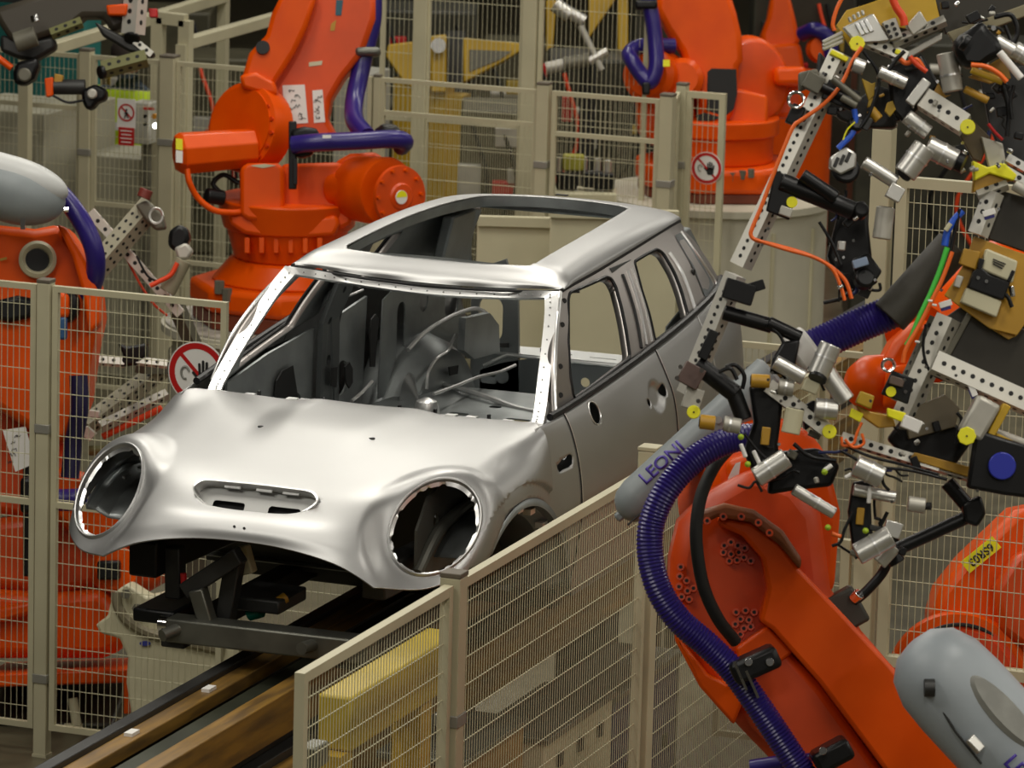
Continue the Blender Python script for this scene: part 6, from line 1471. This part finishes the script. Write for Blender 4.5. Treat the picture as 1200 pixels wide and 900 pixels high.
# small fittings, plugs and loose leads that crowd the clamp units
rc=random.Random(23)
for (x0,y0,x1,y1,n) in ((960,70,1100,165,26),(1120,80,1195,200,24),(975,235,1030,345,16),(1040,490,1135,545,12),(880,440,990,570,16),(985,545,1060,660,14),(1100,0,1195,60,12)):
    for k in range(n):
        x=rc.uniform(x0,x1);y=rc.uniform(y0,y1);dd=rc.uniform(-.06,.06);a=rc.uniform(0,PI)
        c=rc.random()
        if c<.38:
            L=rc.uniform(18,40); pts=[(x+L*(j/3-.5)*math.cos(a)+rc.uniform(-6,6),y+L*(j/3-.5)*math.sin(a)+rc.uniform(-6,6)) for j in range(4)]
            g.cab('black_cable' ,pts,rc.uniform(1.1,2.2),rc.choice([BLACK,BLACK,RUBBER,BLACK,mat('dark_blue_lead',(.01,.02,.12),.4)]),dd)
        elif c<.62: g.rod('hose_fitting',x,y,x+7*math.cos(a),y+7*math.sin(a),rc.uniform(1.6,3),dd-.04,rc.choice([ALU,ALUD,GOLD,CHROME]))
        elif c<.86: g.br('clamp_block',x,y,rc.uniform(7,16),rc.uniform(6,12),a,dd,.03,rc.choice([BLACK,BLACK,DSTEEL,MUD,BLACK]))
        else: g.cyl('bolt_head',x,y,dd-.05,rc.uniform(1.4,2.2),(0,.1,1),.006,CHROME,bev=0,n=8)
# robot wrist carrying the gripper
W=Bot('industrial_robot','orange robot wrist behind the framing gripper, below the purple feed hose','robot',(1060,420),14.2,'orange six axis robots')
W.slab('wrist_arm',[(1046,400),(1075,372),(1100,380),(1075,430),(1060,470),(1030,480),(1010,470)],.05,.25,bev=.03)
W.lathe('wrist_dome',1018,450,.1,(-.75,.0,.65),[(-.12,36),(.0,34),(.04,26),(.06,12),(.065,2)])
W.slab('wrist_flange',[(1040,430),(1075,425),(1070,470),(1035,480)],-.02,.1,ORANGE,bev=.02)
bm=B(); tube(bm,[W.p(1080,400,.2),W.p(1180,330,.5),W.p(1390,250,.8)],.14,20); obj('fore_arm',bm,ORANGE,W.t); a=W.p(1390,250,.8); bm=B(); cyl(bm,(a.x,a.y,0),(a.x,a.y,a.z+.2),.28,.22,n=32); obj('base_column',bm,ORANGE,W.t)
# ================= tool at upper left
U=Tool('handling_tool','dark handling tool with perforated posts hanging in at the top left','gripper',(60,60),24.5); u=U
u.perf(160,-12,156,40,20,0,pitch=.055,r=.014); u.cyl('post_bore',155,43,-.02,10,(-.1,-.8,.6),.02,BLACK); u.perf(120,82,172,68,15,-.05,pitch=.05,r=.012,mt=mat('olive_profile',(.16,.16,.06),.5)); u.cyl('post_bore',122,84,-.06,8,(-.8,-.2,.5),.03,BLACK)
u.perf(158,48,178,64,8,0,pitch=.045,r=.010); u.slab('tool_arm',[(-10,10),(60,-10),(150,-10),(148,30),(130,38),(120,20),(98,20),(85,30),(60,40),(30,50),(12,48),(0,30)],.05,.25,mat('tool_brown',(.06,.05,.035),.5),bev=.03)
u.slab('tool_arm',[(110,25),(150,45),(182,62),(178,68),(150,60),(120,42)],.0,.12,DSTEEL,bev=.015); u.rod('tool_joint',18,50,42,42,12,-.05,MUD); u.slab('tool_clamp',[(20,72),(44,68),(45,78),(40,92),(28,100),(16,98),(15,84)],-.06,.15,BLACK,bev=.02); u.cyl('clamp_bore',29,88,-.08,8,(0,0,1),.03,MUD)
u.slab('tool_clamp',[(95,105),(112,98),(125,105),(124,116),(114,120),(108,128),(100,128),(96,118)],-.06,.15,BLACK,bev=.02); u.rod('tool_joint',60,102,100,102,9,0,DSTEEL); u.cyl('clamp_bore',108,110,-.09,6,(0,0,1),.02,ALUD); u.slab('orange_pad',[(52,92),(62,90),(62,112),(54,114)],-.05,.06,ORANGE,bev=.006); u.slab('orange_pad',[(64,86),(74,88),(72,102),(62,100)],-.03,.06,GOLD,bev=.006); u.slab('orange_pad',[(124,6),(150,4),(148,18),(126,18)],-.05,.1,ORANGE,bev=.01); u.slab('red_pad',[(174,10),(184,10),(184,20),(175,20)],.1,.08,RED,bev=.004); u.rod('tool_cable',-10,62,14,80,4,-.05,ORANGE); u.cab('black_cable',[(62,112),(80,120),(100,117)],1.5,BLACK,-.05)
u.perf(60,40,96,26,10,-.02,pitch=.05,r=.011,mt=MATS['olive_profile']); u.rod('tool_joint',40,18,42,26,5,-.1,CHROME); u.slab('tool_arm',[(0,40),(30,48),(62,42),(66,56),(40,72),(20,68),(0,60)],.08,.15,DSTEEL,bev=.02)
bm=B(); a=u.p(20,0,.3); bar(bm,a,a+ZU*1.6+RT*.0,.25,.25,hint=(1,0,0)); obj('hanger',bm,DSTEEL,u.t)
# ================= tool at left, behind the fence
K=Tool('handling_tool','white perforated crossed beams of a handling tool left of the bonnet, behind the fence','gripper',(160,300),21.8); k=K
k.perf(106,248,212,368,11,.05,pitch=.052,r=.010); k.perf(110,318,178,240,21,-.05,.0,pitch=.045,r=.009,mt=mat('olive_grey_profile',(.36,.34,.25),.5),two=True); k.rod('clamp_arm',168,232,172,222,8,-.1,mat('dark_red_pad',(.18,.03,.02),.5)); k.slab('clamp_body',[(158,240),(172,234),(190,250),(194,268),(182,270),(170,258)],-.08,.12,MUD,bev=.012)
bm=B(); c=k.p(183,253,-.12); tube(bm,[c+(RT*math.cos(a)*.03+UP*math.sin(a)*.035) for a in (2*PI*i/20 for i in range(21))],.007,6,cap=False); obj('clamp_ring',bm,ALU,k.t)
k.slab('clamp_head',[(198,270),(210,262),(220,268),(222,280),(216,292),(206,296),(196,288)],-.05,.14,BLACK,bev=.02); k.slab('clamp_body',[(204,290),(218,284),(226,294),(220,304),(208,304)],-.06,.1,ALUD,bev=.012); k.rod('clamp_arm',215,305,196,342,10,-.04,mat('clamp_olive',(.26,.24,.16),.5)); k.cab('red_cable',[(208,308),(200,322),(186,330),(176,335)],3,REDP,-.1); k.cab('black_cable',[(160,300),(172,322),(184,330)],1.5,BLACK,-.08); k.cab('red_cable',[(150,306),(165,334),(180,356),(196,370)],1.6,REDP,.08)
# second tool lower down: white strip, diagonal profiles, mount blocks
k.perf(108,422,146,425,9,-.1,pitch=.05,r=.009); k.perf(160,423,196,427,8,-.1,pitch=.05,r=.009); k.slab('clamp_head',[(138,402),(148,406),(160,404),(172,402),(172,416),(160,428),(140,430),(144,416)],-.12,.12,BLACK,bev=.012); k.perf(100,500,190,432,18,.05,.25,pitch=.05,r=.009,mt=MATS['olive_grey_profile'],two=True); k.perf(118,500,196,462,10,.0,.1,pitch=.045,r=.008,mt=ALUD); k.rod('clamp_arm',120,512,190,478,4,.05,REDP); k.br('mount_block',76,480,14,16,.3,-.05,.08,PERF); k.br('mount_block',104,508,14,12,.7,-.05,.08,PERF); k.br('mount_block',110,485,14,8,.1,-.08,.06,PERF); k.br('mount_block',74,518,10,14,-.5,-.05,.06,ALUD); k.rod('tool_joint',104,528,142,528,6,0,MATS['olive_profile'])
bm=B(); a=k.p(238,430,.5); bar(bm,a,V((a.x,a.y,0)),.12,.12,hint=(1,0,0)); obj('tool_stand',bm,MUD,k.t); bm=B(); bar(bm,k.p(165,430,.05),k.p(238,430,.5),.06,.06); obj('tool_mast',bm,MUD,k.t); bm=B(); bar(bm,k.p(208,362,.12),k.p(238,430,.5),.06,.06); obj('tool_mast',bm,MUD,k.t)
